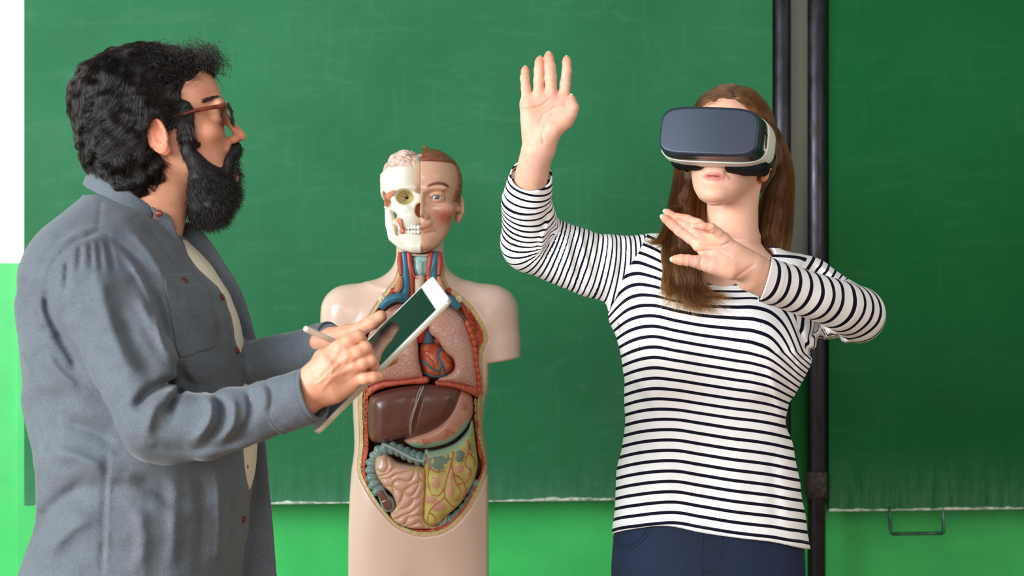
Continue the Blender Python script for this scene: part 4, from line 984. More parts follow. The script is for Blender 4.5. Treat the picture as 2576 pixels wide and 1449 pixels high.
def flow_man(p):
    q = loc(p)
    # combed back from the forehead, falling down behind the ears, curling at the nape
    f = np.stack([q[:, 0]*2.0, .9+0*q[:, 1], -.25-6*np.clip(q[:, 1]-.02, -.03, .1)-3*np.abs(q[:, 0])], 1)
    fr = q[:, 1] < -.045; f[fr] = np.stack([q[fr, 0]*3, -.5+0*q[fr, 1], .2+0*q[fr, 2]], 1)
    low = q[:, 2] < -.04; f[low] = np.stack([-q[low, 0]*3, -.25-0*q[low, 1], -1+0*q[low, 2]], 1)
    return f@MH.T
rng = np.random.default_rng(11); roots = scatter(Vh, Qh, 20000, rng)
ok = hb0w(roots) > .001; roots = roots[ok]
Sm = grow(HB, roots, flow_man, .055+.05*rng.random(len(roots)), 12, .007, curl=.35, rng=rng, stick=.8, wfreq=38, wave=1.1)
hair('hair_strands', Sm, taper(Sm, .00024), mhair, oh)
ql = loc(Vh); top = (ql[:, 1] < .02) & (ql[:, 2] > .06); rt = Vh[top]; rt = rt[loc(rt)[:, 1] > -.055]; rt = rt[rng.choice(len(rt), 1500)]
def curlyS(rt, L, K, r0, d0, tw, rng):
    n = len(rt); t = np.linspace(0, 1, K)[None, :, None]; ph_ = rng.random((n, 1, 1))*6.28; rad = r0*(.4+rng.random((n, 1, 1)))
    u = rng.normal(size=(n, 1, 3)); u /= np.linalg.norm(u, axis=2, keepdims=True); v = np.cross(u, d0[:, None, :]); v /= np.linalg.norm(v, axis=2, keepdims=True)+1e-9
    a = tw*t*6.28+ph_; return rt[:, None]+d0[:, None]*L[:, None, None]*t+rad*(np.sin(a)-np.sin(ph_))*u*t**.5+rad*(np.cos(a)-np.cos(ph_))*v*t**.5
nn = normals(HB, rt); dirs = nn*.12+(fw*.5-up*.15)+rng.normal(size=nn.shape)*.5; dirs = dirs-nn*np.maximum((dirs*nn).sum(1, keepdims=True)-.15, 0); dirs /= np.linalg.norm(dirs, axis=1, keepdims=True)
Sc = curlyS(rt, (.010+.014*rng.random(len(rt))), 14, .0055, dirs, .9, rng); hair('curls', Sc, taper(Sc, .00026), mhair, oh)
# forelock
fl_r = PM(510, 138, DM-.01)+rng.normal(size=(900, 3))*A([.013, .030, .011]); dd_ = np.tile(fw*.25-up*.9, (900, 1))+rng.normal(size=(900, 3))*.3; dd_ /= np.linalg.norm(dd_, axis=1, keepdims=True)
Sf = curlyS(fl_r, .014+.018*rng.random(900), 14, .0065, dd_, .8, rng); hair('forelock', Sf, taper(Sf, .00026), mhair, oh)
# --- beard
bdl = su(.022, ell((0, -.032, -.118), (.050, .036, .045)), ell((0, -.030, -.143), (.038, .030, .030)), ell((0, -.066, -.100), (.036, .016, .030)),
   *[chain([(s*.070, -.022, -.022), (s*.063, -.022, -.055), (s*.050, -.035, -.090), (s*.030, -.050, -.12)], [.006, .012, .022, .03]) for s in (-1, 1)])
mus_ = su(.006, ell((0, -.079, -.086), (.026, .013, .020)), *[chain([(s*.003, -.0975, -.054), (s*.018, -.092, -.060), (s*.028, -.082, -.073), (s*.032, -.074, -.092)], [.0065, .0075, .008, .010]) for s in (-1, 1)])
beardf = lambda p: smin(bdl(p), mus_(p), .008)
beard_n = lambda p: beardf(p)-.003*vnoise(p*60)
BB = Lf(beard_n); lb, hb_ = bb([PM(400, 330)-A([0, .09, 0]), PM(620, 610)+A([0, .09, 0])], .02)
lb = np.minimum(lb, A([PM(400, 0)[0], DM-.1, PM(0, 610)[2]])); hb_ = np.maximum(hb_, A([PM(620, 0)[0], DM+.1, PM(0, 330)[2]]))
Vb, Qb = surf(BB, lb, hb_, .004); ob = mesh('beard', Vb, Qb, mbulk.m, man)
def flow_beard(p):
    q = loc(p); f = np.stack([q[:, 0]*1.5, -.25+0*q[:, 1], -1+0*q[:, 2]], 1); return f@MH.T
rb = scatter(Vb, Qb, 16000, rng); rb = rb[hb0w(rb) > -.002]
nb = normals(BB, rb); qb = loc(rb); db = nb*.28+flow_beard(rb)*.9+rng.normal(size=nb.shape)*.22; db /= np.linalg.norm(db, axis=1, keepdims=True)
shortm = np.where(qb[:, 2] > -.07, .6, 1.0); hi_ = qb[:, 2] > -.08; db[hi_] = nb[hi_]*.15+flow_beard(rb[hi_])+rng.normal(size=nb[hi_].shape)*.2; db /= np.linalg.norm(db, axis=1, keepdims=True)
Sb = curlyS(rb-nb*.004, (.009+.016*rng.random(len(rb)))*shortm, 10, .0022, db, .8, rng); hair('beard_strands', Sb, taper(Sb, .00026), mhair, ob)
# eyebrows
def brow(hm, mh, sc, mat, parent, zc=.0215, n=170, dens=.007):
    S = []
    for s in (-1, 1):
        t = rng.random(n); x = s*(.014+.040*t); z = zc+.006*np.sin(t*2.6)+rng.normal(size=n)*.0017; y = -.094+11*x*x
        q = np.stack([x, y, z], 1); d = np.stack([s*np.ones(n)*.9, .25+0*t, .25-.5*t], 1)+rng.normal(size=(n, 3))*.15
        k = np.linspace(0, 1, 5)[None, :, None]; W_ = (hm+(q[:, None]+d[:, None]*dens*k)@mh.T*sc).reshape(-1, 3)
        for _ in range(4): W_ = W_-normals(hb0w, W_)*(hb0w(W_)-.0012)[:, None]
        S.append(W_.reshape(n, 5, 3))
    S = np.concatenate(S); return hair('eyebrow', S, taper(S, .0003), mat, parent)
brow(HM, MH, SM, mhair, obody, n=320, dens=.009)
# --- clothes
mden = M('chambray', srgb(104, 122, 146), .82); mden.set('Sheen Weight', .25); mden.set('Sheen Roughness', .4)
w1 = mden.n('TexWave', wave_type='BANDS', bands_direction='Z', Scale=300, Distortion=1.5, Detail=2); mden.l(mden.coord(), w1.inputs['Vector'])
fine = mden.noise(900, 2, vec=mden.coord((1, 1, .35))); big = mden.noise(8, 5, .65)
cA = mden.ramp(fine, [(.3, srgb(62, 68, 74)), (.7, srgb(114, 122, 130))]); mden.base(mden.mix(.55, cA, mden.ramp(big, [(.3, srgb(68, 74, 80)), (.7, srgb(100, 108, 116))]))); mden.bump(fine, .35, .0006); mden.bump(mden.noise(45, 4, .6), .28, .004)
DS = 2.21
pyb = [500, 545, 600, 660, 740, 850, 960, 1050, 1150, 1240, 1300, 1380, 1449, 1520]
sxl = [222, 168, 112, 84, 71, 73, 79, 90, 106, 113, 106, 84, 66, 55]
sxr = [330, 405, 458, 500, 564, 600, 621, 626, 627, 626, 616, 610, 605, 602]
shw = [.075, .12, .165, .195, .205, .20, .192, .19, .19, .19, .195, .20, .205, .21]
tors = loft(zs_(pyb, DM), xs_(sxl, DM), xs_(sxr, DM), [DM-v for v in shw], [DM+v for v in shw], 2.3)
slv_r = su(.02, chain([P(215, 690, 2.235), P(258, 760, 2.215), P(335, 925, 2.17), P(398, 1062, 2.13)], [.066, .064, .059, .0555]),
    chain([P(398, 1062, 2.13), P(520, 1075, 2.11), P(640, 1040, 2.09), P(705, 1018, 2.08)], [.0555, .050, .0425, .038]))
slv_l = chain([P(300, 700, 2.57), P(430, 1010, 2.56), P(600, 935, 2.44), P(790, 880, 2.36), P(822, 872, 2.345)], [.066, .056, .046, .040, .037])
farp = [(470, 560), (516, 594), (561, 660), (605, 734), (631, 823), (645, 896), (656, 1000), (667, 1125), (675, 1265), (693, 1449), (700, 1520), (560, 1520), (570, 1200), (560, 900), (500, 700), (430, 590)]
fpoly = p2(smooth_poly(farp, 3), 2.44); fsd = grid2(lambda X, Z: polysd(fpoly, X, Z), fpoly.min(0)-.02, fpoly.max(0)+.02, .004)
def farpanel(p):
    x, z = p[:, 0], p[:, 2]; s2 = fsd(x, z); yc = 2.448+.008*np.sin(z*22)+.05*np.clip(-s2-.02, 0, .1)
    return smax(s2, np.abs(p[:, 1]-yc)-.006, .004)-.001
FM = [([(468, 962), (420, 965), (370, 990), (335, 1040)], 14, -.012), ([(470, 968), (440, 1000), (425, 1050)], 11, -.010), ([(455, 985), (400, 1010), (375, 1060), (372, 1110)], 15, .008),
  ([(330, 700), (380, 800), (430, 890), (468, 950)], 20, .008), ([(290, 760), (340, 880), (400, 960)], 22, -.007), ([(240, 640), (262, 760), (300, 880), (340, 960)], 22, .006),
  ([(505, 985), (530, 1020), (520, 1070), (480, 1115)], 11, .007), ([(535, 990), (560, 1030), (550, 1080), (510, 1120)], 10, -.007), ([(575, 985), (590, 1030), (580, 1080), (540, 1120)], 11, .006),
  ([(615, 975), (632, 1015), (625, 1060), (590, 1100)], 10, -.006), ([(655, 960), (668, 1000), (662, 1040)], 10, .005), ([(400, 1120), (480, 1130), (580, 1110), (660, 1075)], 16, -.005),
  ([(226, 600), (230, 690)], 7, -.003), ([(246, 598), (256, 700)], 7, -.003), ([(268, 600), (288, 690)], 7, -.003), ([(203, 612), (196, 690)], 7, -.003), ([(170, 650), (165, 740)], 8, -.004),
  ([(118, 720), (132, 670), (151, 643), (184, 610), (226, 592), (251, 583), (272, 592)], 8, -.0032), ([(272, 592), (330, 640), (380, 720), (410, 800), (425, 880)], 10, -.0060), ([(118, 720), (120, 780), (150, 840), (190, 880)], 10, -.0065),
  ([(300, 620), (350, 690), (392, 780), (410, 870)], 9, .006), ([(125, 830), (170, 880), (200, 940)], 12, -.006), ([(110, 880), (150, 940), (210, 990)], 12, .005),
  ([(150, 1060), (230, 1080), (300, 1120)], 18, -.006), ([(120, 1140), (190, 1150), (280, 1190)], 20, .007), ([(90, 1330), (150, 1260), (230, 1210)], 20, -.007), ([(110, 1400), (180, 1330), (250, 1290)], 18, .006), ([(320, 1200), (400, 1230), (470, 1300)], 22, -.006),
  ([(430, 1190), (440, 1300), (430, 1440)], 18, .006), ([(500, 1180), (510, 1300), (500, 1440)], 16, -.006), ([(545, 1180), (552, 1320), (545, 1440)], 10, .004), ([(340, 1260), (360, 1350), (350, 1440)], 18, .005),
  ([(272, 1120), (264, 1250), (256, 1480)], 9, -.0022), ([(283, 1120), (275, 1250), (267, 1480)], 5, .0015), ([(255, 495), (246, 580)], 5, -.0025), ([(350, 560), (420, 640), (450, 700)], 16, -.006), ([(310, 560), (380, 640), (430, 740)], 14, .005),
  ([(440, 900), (470, 960), (520, 985)], 14, -.006), ([(540, 740), (566, 810), (578, 900), (584, 960)], 8, -.002), ([(586, 1180), (580, 1300), (572, 1440)], 8, -.002), ([(700, 950), (716, 1010), (730, 1075)], 6, -.003)]
foldm = disp2(FM, DS)
def shirtf(p):
    d = smin(smin(tors(p), slv_r(p), .016), slv_l(p), .02)
    near = np.clip((DM+.02-p[:, 1])/.06, 0, 1)
    d = d-1.7*foldm(p)*near-.0045*vnoise(p*A([14, 14, 22]))-.0016*vnoise(p*A([40, 40, 60]))
    d = smin(d, farpanel(p), .006)
    nk = chain([PM(440, 380), PM(352, 500), PM(330, 640)], [.055, .059, .050]); d = smax(d, -nk(p), .004)
    return d
tsh_px = [520, 579, 638, 712, 786, 882, 963, 1050, 1125, 1180, 1228, 1300]
tsh_xr = [420, 440, 500, 556, 588, 612, 627, 636, 642, 638, 627, 600]
tsf = loft(zs_(tsh_px, DM), xs_([v-140 for v in tsh_xr], DM), xs_(tsh_xr, DM), [DM-.05]*12, [DM+.07]*12, 2.2)
sl0, sh0 = A([P(40, 0, DM)[0], 2.02, PM(0, 1521)[2]]), A([P(722, 0, 2.1)[0], 2.66, PM(0, 455)[2]])
cuffcut = lambda p: np.maximum(-1, (p-P(716, 1012, 2.08))@A([.94, 0, .18])-.0)
oshirt = sdf('shirt', lambda p: np.where(p[:, 1] < 2.27, smax(shirtf(p), cuffcut(p), .003), shirtf(p)), sl0, (P(830, 0, 2.35)[0], sh0[1], sh0[2]), .0042, mden.m, man)
# cuff of the near sleeve
ca, cb = P(694, 1023, 2.085), P(792, 990, 2.065); ax_ = (cb-ca)/np.linalg.norm(cb-ca)
def cuff(p):
    c1 = cone(ca, cb+ax_*.03, .0395, .0385)(p)-.0012*vnoise(p*60); t = (p-ca)@ax_; L = np.linalg.norm(cb-ca)
    sh = np.abs(c1)-.0022; r = smax(sh, np.maximum(-t, t-L), .002)
    return r+.0012*np.exp(-((t-.006)/.0012)**2)+.001*np.exp(-((t-L+.007)/.0012)**2)
lo_, hi_ = bb([ca, cb], .048); sdf('cuff', cuff, lo_, hi_, .0016, mden.m, oshirt)
ca2, cb2 = P(800, 877, 2.355), P(835, 868, 2.34)
sdf('cuff', lambda p: smax(np.abs(cone(ca2, cb2, .039, .038)(p))-.0022, np.maximum(-(p-ca2)@((cb2-ca2)/.025), (p-cb2)@((cb2-ca2)/.025)), .002), *bb([ca2, cb2], .045), .0024, mden.m, oshirt)
mts = M('tshirt_cotton', srgb(226, 216, 196), .85); mts.bump(mts.noise(700, 2), .2, .0005)
sdf('t_shirt', lambda p: tsf(p)-.002*vnoise(p*30), A([PM(290, 0)[0], DM-.07, PM(0, 1300)[2]]), A([PM(650, 0)[0], DM+.08, PM(0, 520)[2]]), .004, mts.m, man)
# collar
ccone = chain([PM(352, 392), PM(318, 500), PM(306, 610)], [.054, .068, .094])
cpoly = p2(smooth_poly([(219, 412), (250, 420), (288, 438), (328, 480), (360, 505), (388, 523), (382, 548), (369, 570), (345, 552), (316, 533), (282, 512), (250, 490), (208, 464), (211, 435)], 3), DM-.05)
csd = grid2(lambda X, Z: polysd(cpoly, X, Z), cpoly.min(0)-.02, cpoly.max(0)+.02, .002)
ocol = sdf('collar', lambda p: smax(csd(p[:, 0]*(DM-.05)/np.maximum(p[:, 1], 1), CZ+(p[:, 2]-CZ)*(DM-.05)/p[:, 1]), np.abs(ccone(p)-.004)-.0026, .003), A([cpoly[:, 0].min()-.02, DM-.13, cpoly[:, 1].min()-.02]), A([cpoly[:, 0].max()+.02, DM+.13, cpoly[:, 1].max()+.02]), .0022, mden.m, oshirt)
# placket lapel below the collar
lap = p2(smooth_poly([(386, 522), (400, 528), (432, 545), (446, 585), (465, 630), (440, 612), (412, 575)], 3), DM-.04); lsd = grid2(lambda X, Z: polysd(lap, X, Z), lap.min(0)-.01, lap.max(0)+.01, .002)
sdf('placket_fold', lambda p: smax(lsd(p[:, 0], p[:, 2]), np.abs(p[:, 1]-(DM-.062+.35*np.clip(p[:, 0]-PM(390, 0)[0], 0, .1)))-.0025, .002), A([lap[:, 0].min(), DM-.1, lap[:, 1].min()]), A([lap[:, 0].max(), DM+.02, lap[:, 1].max()]), .002, mden.m, oshirt)
# chest pocket and buttons
def onshirt(px, py):
    dr = P(px, py, 1.0); t = np.array([1.9]);
    for _ in range(60): t = t+shirtf((dr*t[0])[None]-A([[0, 0, 0]]) if False else ray(px, py, t[0]))*.8
    return t[0]
def ray(px, py, d): return P(px, py, d)[None]
mpk = mden
ppl = smooth_poly([(412, 694), (460, 690), (503, 687), (514, 705), (527, 727), (536, 790), (543, 868), (500, 884), (452, 899), (436, 830), (424, 760)], 2); dpk = onshirt(470, 790)
pp = p2(ppl, dpk); psd_ = grid2(lambda X, Z: polysd(pp, X, Z), pp.min(0)-.01, pp.max(0)+.01, .0015)
pxz = lambda p, d: (p[:, 0]*d/p[:, 1], CZ+(p[:, 2]-CZ)*d/p[:, 1])
def pocket(p):
    s2 = psd_(*pxz(p, dpk)); py = CY-(p[:, 2]-CZ)*FPX/p[:, 1]; g = .0008*np.exp(-((py-(725-.04*0))/2.5)**2)
    return smax(s2, np.abs(shirtf(p)-.0005)-.0022+g, .0015)
sdf('chest_pocket', pocket, A([pp[:, 0].min()-.02, dpk-.06, pp[:, 1].min()-.01]), A([pp[:, 0].max()+.02, dpk+.06, pp[:, 1].max()+.01]), .0018, mden.m, oshirt)
mbt = M('button', srgb(112, 42, 30), .35)
for bx, by, s_ in ((462, 708, 1), (557, 748, 1), (594, 882, 1), (619, 1172, .9), (611, 1307, .9), (401, 537, 1)):
    d_ = onshirt(bx, by) if by > 560 else DM-.068
    d_ = min(d_, 2.6); c_ = P(bx, by, d_); nrm = -normals(shirtf, c_[None])[0] if by > 560 else A([0, -1, 0]); nrm = nrm if by <= 560 else -nrm
    a_, b_ = c_+nrm*.001, c_+nrm*.0045; r_ = .0058*s_
    V, F = sweep(np.stack([a_, a_+(b_-a_)*.4, a_+(b_-a_)*.8, b_, b_-nrm*.0007, b_-nrm*.0007]), [r_*.96, r_, r_, r_*.9, r_*.72, r_*.70], 20); mesh('button', V, F, mbt.m, oshirt)
# stray fabric label near the hem
# trousers and shoes (below the picture)
mtr = M('man_trousers', srgb(46, 50, 60), .85)
ht = .93; cxm = PM(350, 0)[0]
trf = su(.03, *[chain([(cxm, DM+s*.09, .88), (cxm+.02, DM+s*.10, .48), (cxm-.01, DM+s*.10, .09)], [.095, .065, .055]) for s in (-1, 1)], ell((cxm-.01, DM, .92), (.13, .16, .11)))
sdf('trousers', lambda p: np.maximum(trf(p), .07-p[:, 2]), (cxm-.2, DM-.25, .07), (cxm+.2, DM+.25, 1.03), .009, mtr.m, man)
msh = M('shoe_leather', srgb(38, 28, 24), .4)
for s in (-1, 1): sdf('shoe', sub(.004, su(.03, ell((cxm+.07, DM+s*.1, .035), (.14, .045, .045)), cone((cxm-.02, DM+s*.1, .05), (cxm-.01, DM+s*.1, .11), .045, .045)), boxf((cxm, DM+s*.1, -.05), (.4, .3, .05), .001)), (cxm-.1, DM+s*.1-.06, 0), (cxm+.23, DM+s*.1+.06, .16), .006, msh.m, man)
# --- glasses
gl = empty('eyeglasses', HM+MH@A([0, -.105, 0]), 'dark rectangular eyeglasses with reddish temples on the bearded man', 'glasses')
mfr = M('glasses_frame', srgb(28, 20, 20), .22); mtp = M('tortoise_temple', srgb(96, 34, 22), .25); mtp.base(mtp.ramp(mtp.noise(60, 3), [(.35, srgb(60, 20, 16)), (.65, srgb(128, 46, 28))]))
mgl = M('lens', (1, 1, 1), .02, IOR=1.45); mgl.set('Transmission Weight', 1.0)
LW = lambda q: HM+MH@A(q)
for s in (-1, 1):
    pts = []
    for i in range(40):
        a = 2*math.pi*i/40; c, sn = math.cos(a), math.sin(a); x = .0255*math.copysign(abs(c)**.6, c); z = .0185*math.copysign(abs(sn)**.6, sn)-.0035
        pts.append(LW([s*.0345+x, -.1015+.055*(abs(s*.0345+x))**1.5*3, z]))
    pts = A(pts+pts[:1]); V, F = sweep(pts, np.full(len(pts), .0022), 8, False); of_ = mesh('frame_rim', V, F, mfr.m, gl)
    cen = pts[:-1].mean(0); dirn = MH@A([0, -1, 0]); V = [tuple(v-dirn*.0008) for v in pts[:-1]]+[tuple(v+dirn*.0008) for v in pts[:-1]]; n_ = len(pts)-1
    F = [tuple(range(n_))[::-1], tuple(range(n_, 2*n_))]+[(i, (i+1) % n_, n_+(i+1) % n_, n_+i) for i in range(n_)]; mesh('lens', V, F, mgl.m, gl, smooth=False)
    tube('temple', [LW([s*.062, -.094, .008]), LW([s*.073, -.084, .009]), LW([s*.0765, -.045, .009]), LW([s*.0785, -.005, .006]), LW([s*.0775, .018, .002]), LW([s*.0765, .034, -.014])], [.0032, .0034, .0034, .003, .0026, .0024], mtp.m, gl)
tube('bridge', [LW([-.0095, -.1015, .004]), LW([0, -.1035, .007]), LW([.0095, -.1015, .004])], .0021, mfr.m, gl)
# --- tablet
mwp = M('tablet_white', srgb(232, 236, 232), .25); mgls = M('tablet_screen', (.006, .008, .010), .04); mgls.set('IOR', 1.27)
mal = M('tablet_aluminium', srgb(222, 214, 196), .3, Metallic=.35)
N1, N2 = P(1131, 752, 2.10), P(791, 1090, 2.10); F1 = P(1080, 702, 2.285)
Lv = N2-N1; LL = np.linalg.norm(Lv); lx = Lv/LL; Wv = F1-N1; Wv = Wv-lx*(Wv@lx); WW = np.linalg.norm(Wv); wy = Wv/WW; nz_ = np.cross(lx, wy)
if nz_[2] < 0: nz_ = -nz_
TM = np.stack([lx, wy, nz_], 1); TC = N1+Lv/2+Wv/2
tab = empty('tablet', TC, 'white tablet with a black screen in the man\'s hands', 'tablet')
def rrect(hw, hh, r, n=8):
    o = []
    for cx_, cy_, a0 in ((hw-r, hh-r, 0), (-hw+r, hh-r, 90), (-hw+r, -hh+r, 180), (hw-r, -hh+r, 270)):
        for i in range(n+1): a = math.radians(a0+90*i/n); o.append((cx_+r*math.cos(a), cy_+r*math.sin(a)))
    return o
def slab(name, hw, hh, r, prof, mat, parent, Mx, C):
    """prof: list of (inset, z)"""
    V = []; F = []; n = None
    for ins, z in prof:
        rr_ = rrect(hw-ins, hh-ins, max(r-ins, .0005)); n = len(rr_); V += [tuple(C+Mx@A([a, b, z])) for a, b in rr_]
    for i in range(len(prof)-1):
        for k in range(n): F.append((i*n+k, i*n+(k+1) % n, (i+1)*n+(k+1) % n, (i+1)*n+k))
    F.append(tuple(range(n))[::-1]); F.append(tuple((len(prof)-1)*n+k for k in range(n))); return mesh(name, V, F, mat, parent, smooth=False)
slab('aluminium_back', LL/2, WW/2, .012, [(.004, -.0075), (.0008, -.0062), (0, -.0035), (0, -.0008)], mal.m, tab, TM, TC)
slab('front_bezel', LL/2, WW/2, .012, [(0, -.0008), (0, .0002), (.0006, .0007)], mwp.m, tab, TM, TC)
slab('screen', LL/2-.026, WW/2-.008, .0008, [(0, .0006), (0, .0011)], mgls.m, tab, TM, TC)
hbm = M('home_button', srgb(200, 204, 200), .3); hc_ = TC+TM@A([LL/2-.013, 0, .0]); V, F = sweep(np.stack([hc_+nz_*.0005, hc_+nz_*.001]), [.0055, .005], 24); mesh('home_button', V, F, hbm.m, tab)
# --- stylus
sa, sb_ = P(767, 826, 2.02), P(915, 893, 2.145); sty = empty('stylus', sa, 'slim white stylus in the bearded man\'s right hand', 'stylus')
msy = M('stylus_white', srgb(240, 234, 214), .28); sx = (sb_-sa)/np.linalg.norm(sb_-sa); SLn = np.linalg.norm(sb_-sa); q = [0, .0015, .004, .02, SLn-.022, SLn-.018]
V, F = sweep(A([sa+sx*t for t in q]), [.0022, .0038, .0044, .0045, .0045, .0040], 20); mesh('barrel', V, F, msy.m, sty)
V, F = sweep(A([sa+sx*t for t in (SLn-.018, SLn-.006, SLn)]), [.0038, .0018, .0007], 16); mesh('nib', V, F, M('nib', srgb(225, 225, 220), .35).m, sty)
# ============================================================ WOMAN
DW = 2.67
wom = empty('person', P(1790, 1449, DW)*A([1, 1, 0]), 'woman in a navy and white striped top wearing the headset, both hands raised', 'person')
PW = lambda x, y, d=DW: P(x, y, d)
ps, pi_, ro = math.radians(21), math.radians(9), math.radians(4)
fwd = A([-math.sin(ps)*math.cos(pi_), -math.cos(ps)*math.cos(pi_), math.sin(pi_)]); upw = A([math.sin(ps)*math.sin(pi_), math.cos(ps)*math.sin(pi_), math.cos(pi_)])
lat = np.cross(upw, -fwd)*-1; lat = np.cross(-fwd, upw); lat = lat if lat[0] > 0 else -lat
upw = upw*math.cos(ro)+lat*math.sin(ro); lat = lat*math.cos(ro)-A([math.sin(ps)*math.sin(pi_), math.cos(ps)*math.sin(pi_), math.cos(pi_)])*math.sin(ro)
WH = np.stack([lat, -fwd, upw], 1); SW = .95
HW = P(1794, 443, 2.575)-WH@A([0, -.088, -.0705])*SW
whead = head_local(neck=False, nose=.97, lips=1.35, ear=(0, 1), eyes=False, noseup=.0015)
WXs = .985
whead_w = tf(whead, WH, HW, SW)
wh0 = head_local(neck=False, ear=(0, 0), eyes=False); wh0w = tf(wh0, WH, HW, SW)
wl = lambda V: (V-HW)@WH/SW
neckw = chain([PW(1850, 400, 2.70), PW(1842, 520, 2.685), PW(1836, 640, 2.68)], [.050, .0485, .053])
neckw2 = chain([PW(1815, 640, 2.64), PW(1750, 690, 2.62)], [.012, .010])
upch = loft(zs_([610, 650, 700, 800, 1000, 1200], DW), xs_([1780, 1700, 1620, 1590, 1600, 1590], DW), xs_([1895, 1945, 1985, 2005, 1955, 1965], DW), [DW-.05, DW-.06, DW-.085, DW-.095, DW-.085, DW-.08], [DW+.05, DW+.06, DW+.07, DW+.08, DW+.08, DW+.08], 2.3)
arm_a = chain([PW(1640, 690, 2.69), PW(1490, 668, 2.68), PW(1338, 608, 2.665), PW(1324, 510, 2.60), PW(1338, 438, 2.565), PW(1350, 385, 2.545)], [.045, .042, .040, .034, .0300, .0285])
arm_b = chain([PW(2030, 725, 2.70), PW(2110, 775, 2.66), PW(2150, 788, 2.60), PW(2110, 768, 2.54), PW(2052, 748, 2.50), PW(1921, 702, 2.43), PW(1890, 690, 2.415)], [.038, .036, .036, .034, .032, .031, .030])
ZA = lambda x, y: (1280+x/4.996, 110+y/4.996); DA = 2.54
ha = dict(palm=[[(375, 1330, 168, .004), (300, 1050, 112, 0), (232, 740, 76, 0)], [(385, 1300, 160, .002), (345, 980, 108, 0), (372, 660, 72, -.002)], [(400, 1300, 150, 0), (450, 960, 108, 0), (528, 650, 74, -.002)],
   [(430, 1290, 140, 0), (585, 960, 112, .0), (690, 690, 76, 0)], [(430, 1230, 112, -.006), (560, 1060, 132, -.012), (700, 960, 112, -.012)], [(250, 1180, 76, -.002), (235, 960, 80, -.004), (235, 800, 76, -.002)], [(260, 770, 78, -.003), (450, 710, 78, -.003), (660, 760, 84, -.002)]],
  fingers=[[(232, 740, 72, 0), (214, 560, 60, -.002), (200, 430, 57, -.004), (205, 345, 49, -.003), (207, 318, 42, -.002)], [(372, 660, 70, -.002), (376, 460, 66, -.004), (378, 330, 62, -.006), (385, 235, 57, -.005), (390, 205, 50, -.004)],
   [(528, 650, 74, -.002), (525, 420, 76, -.006), (516, 285, 70, -.008), (503, 185, 62, -.006), (502, 152, 54, -.005)], [(690, 690, 72, 0), (708, 500, 68, -.002), (728, 340, 62, -.004), (728, 235, 56, -.003), (727, 200, 48, -.002)],
   [(700, 960, 100, -.012), (775, 880, 84, -.014), (812, 800, 70, -.014), (790, 720, 55, -.012), (788, 688, 46, -.012)]])
haf, hap = hand(ha, DA, ZA, None)
ZB = lambda x, y: (1640+x/6.587, 510+y/6.587); DB = 2.385
hbn = dict(palm=[[(1780, 1100, 215, .030), (1620, 1040, 205, .018), (1300, 880, 190, .004), (1120, 740, 140, 0)], [(1650, 1090, 200, .018), (1200, 950, 190, .004), (960, 740, 130, 0), (800, 690, 105, 0)],
   [(1650, 980, 150, .018), (1400, 790, 120, .004), (1200, 620, 92, -.002)], [(1600, 1120, 170, .014), (1300, 1110, 172, -.004), (1000, 1030, 150, -.008), (860, 1000, 120, -.008)], [(820, 720, 105, -.001), (1000, 620, 98, -.003), (1180, 600, 92, -.005)]],
  fingers=[[(800, 690, 100, 0), (640, 590, 92, .004), (460, 470, 84, .008), (330, 360, 78, .010), (215, 262, 68, .010)], [(900, 640, 92, 0), (740, 490, 88, .004), (560, 380, 80, .010), (400, 255, 76, .016), (262, 165, 66, .018)],
   [(1020, 580, 90, -.003), (900, 440, 86, -.004), (770, 345, 78, -.002), (590, 275, 74, .006), (432, 232, 64, .010)], [(1180, 600, 86, -.005), (1100, 500, 80, -.014), (985, 412, 74, -.022), (850, 392, 66, -.024), (730, 388, 54, -.022)],
   [(860, 1000, 112, -.008), (720, 975, 98, -.012), (600, 955, 94, -.014), (480, 945, 90, -.014), (400, 940, 76, -.013)]])
hbf, hbp = hand(hbn, DB, ZB, None)
creases = [(p2(mapz(z, pl), d), w_, h_) for z, d, pl, w_, h_ in (
   (ZA, DA, [(175, 820), (300, 815), (430, 770), (520, 690)], .0016, -.0012), (ZA, DA, [(700, 775), (580, 800), (440, 880), (380, 1000)], .0016, -.0010), (ZA, DA, [(560, 890), (470, 1000), (420, 1120), (430, 1240)], .0022, -.0012), (ZA, DA, [(200, 1240), (320, 1265), (460, 1240)], .002, -.001),
   (ZA, DA, [(480, 285), (560, 285)], .0012, -.0008), (ZA, DA, [(470, 400), (585, 395)], .0012, -.0008), (ZA, DA, [(340, 330), (420, 328)], .0012, -.0008), (ZA, DA, [(330, 440), (420, 440)], .0012, -.0008), (ZA, DA, [(180, 445), (245, 440)], .0012, -.0008), (ZA, DA, [(170, 540), (245, 530)], .0012, -.0008), (ZA, DA, [(670, 340), (770, 340)], .0012, -.0008), (ZA, DA, [(660, 460), (770, 480)], .0012, -.0008),
   (ZB, DB, [(820, 690), (950, 720), (1150, 720), (1280, 660)], .0022, -.0016), (ZB, DB, [(730, 810), (900, 790), (1100, 790), (1300, 900)], .0020, -.0012), (ZB, DB, [(830, 1180), (800, 1000), (830, 900)], .002, -.001), (ZB, DB, [(1400, 1230), (1550, 1120), (1680, 1030)], .0025, -.0012), (ZB, DB, [(620, 1060), (630, 900)], .0014, -.0009), (ZB, DB, [(430, 530), (540, 420)], .0013, -.0008), (ZB, DB, [(270, 410), (370, 320)], .0013, -.0008), (ZB, DB, [(960, 470), (1050, 430)], .0013, -.0008))]
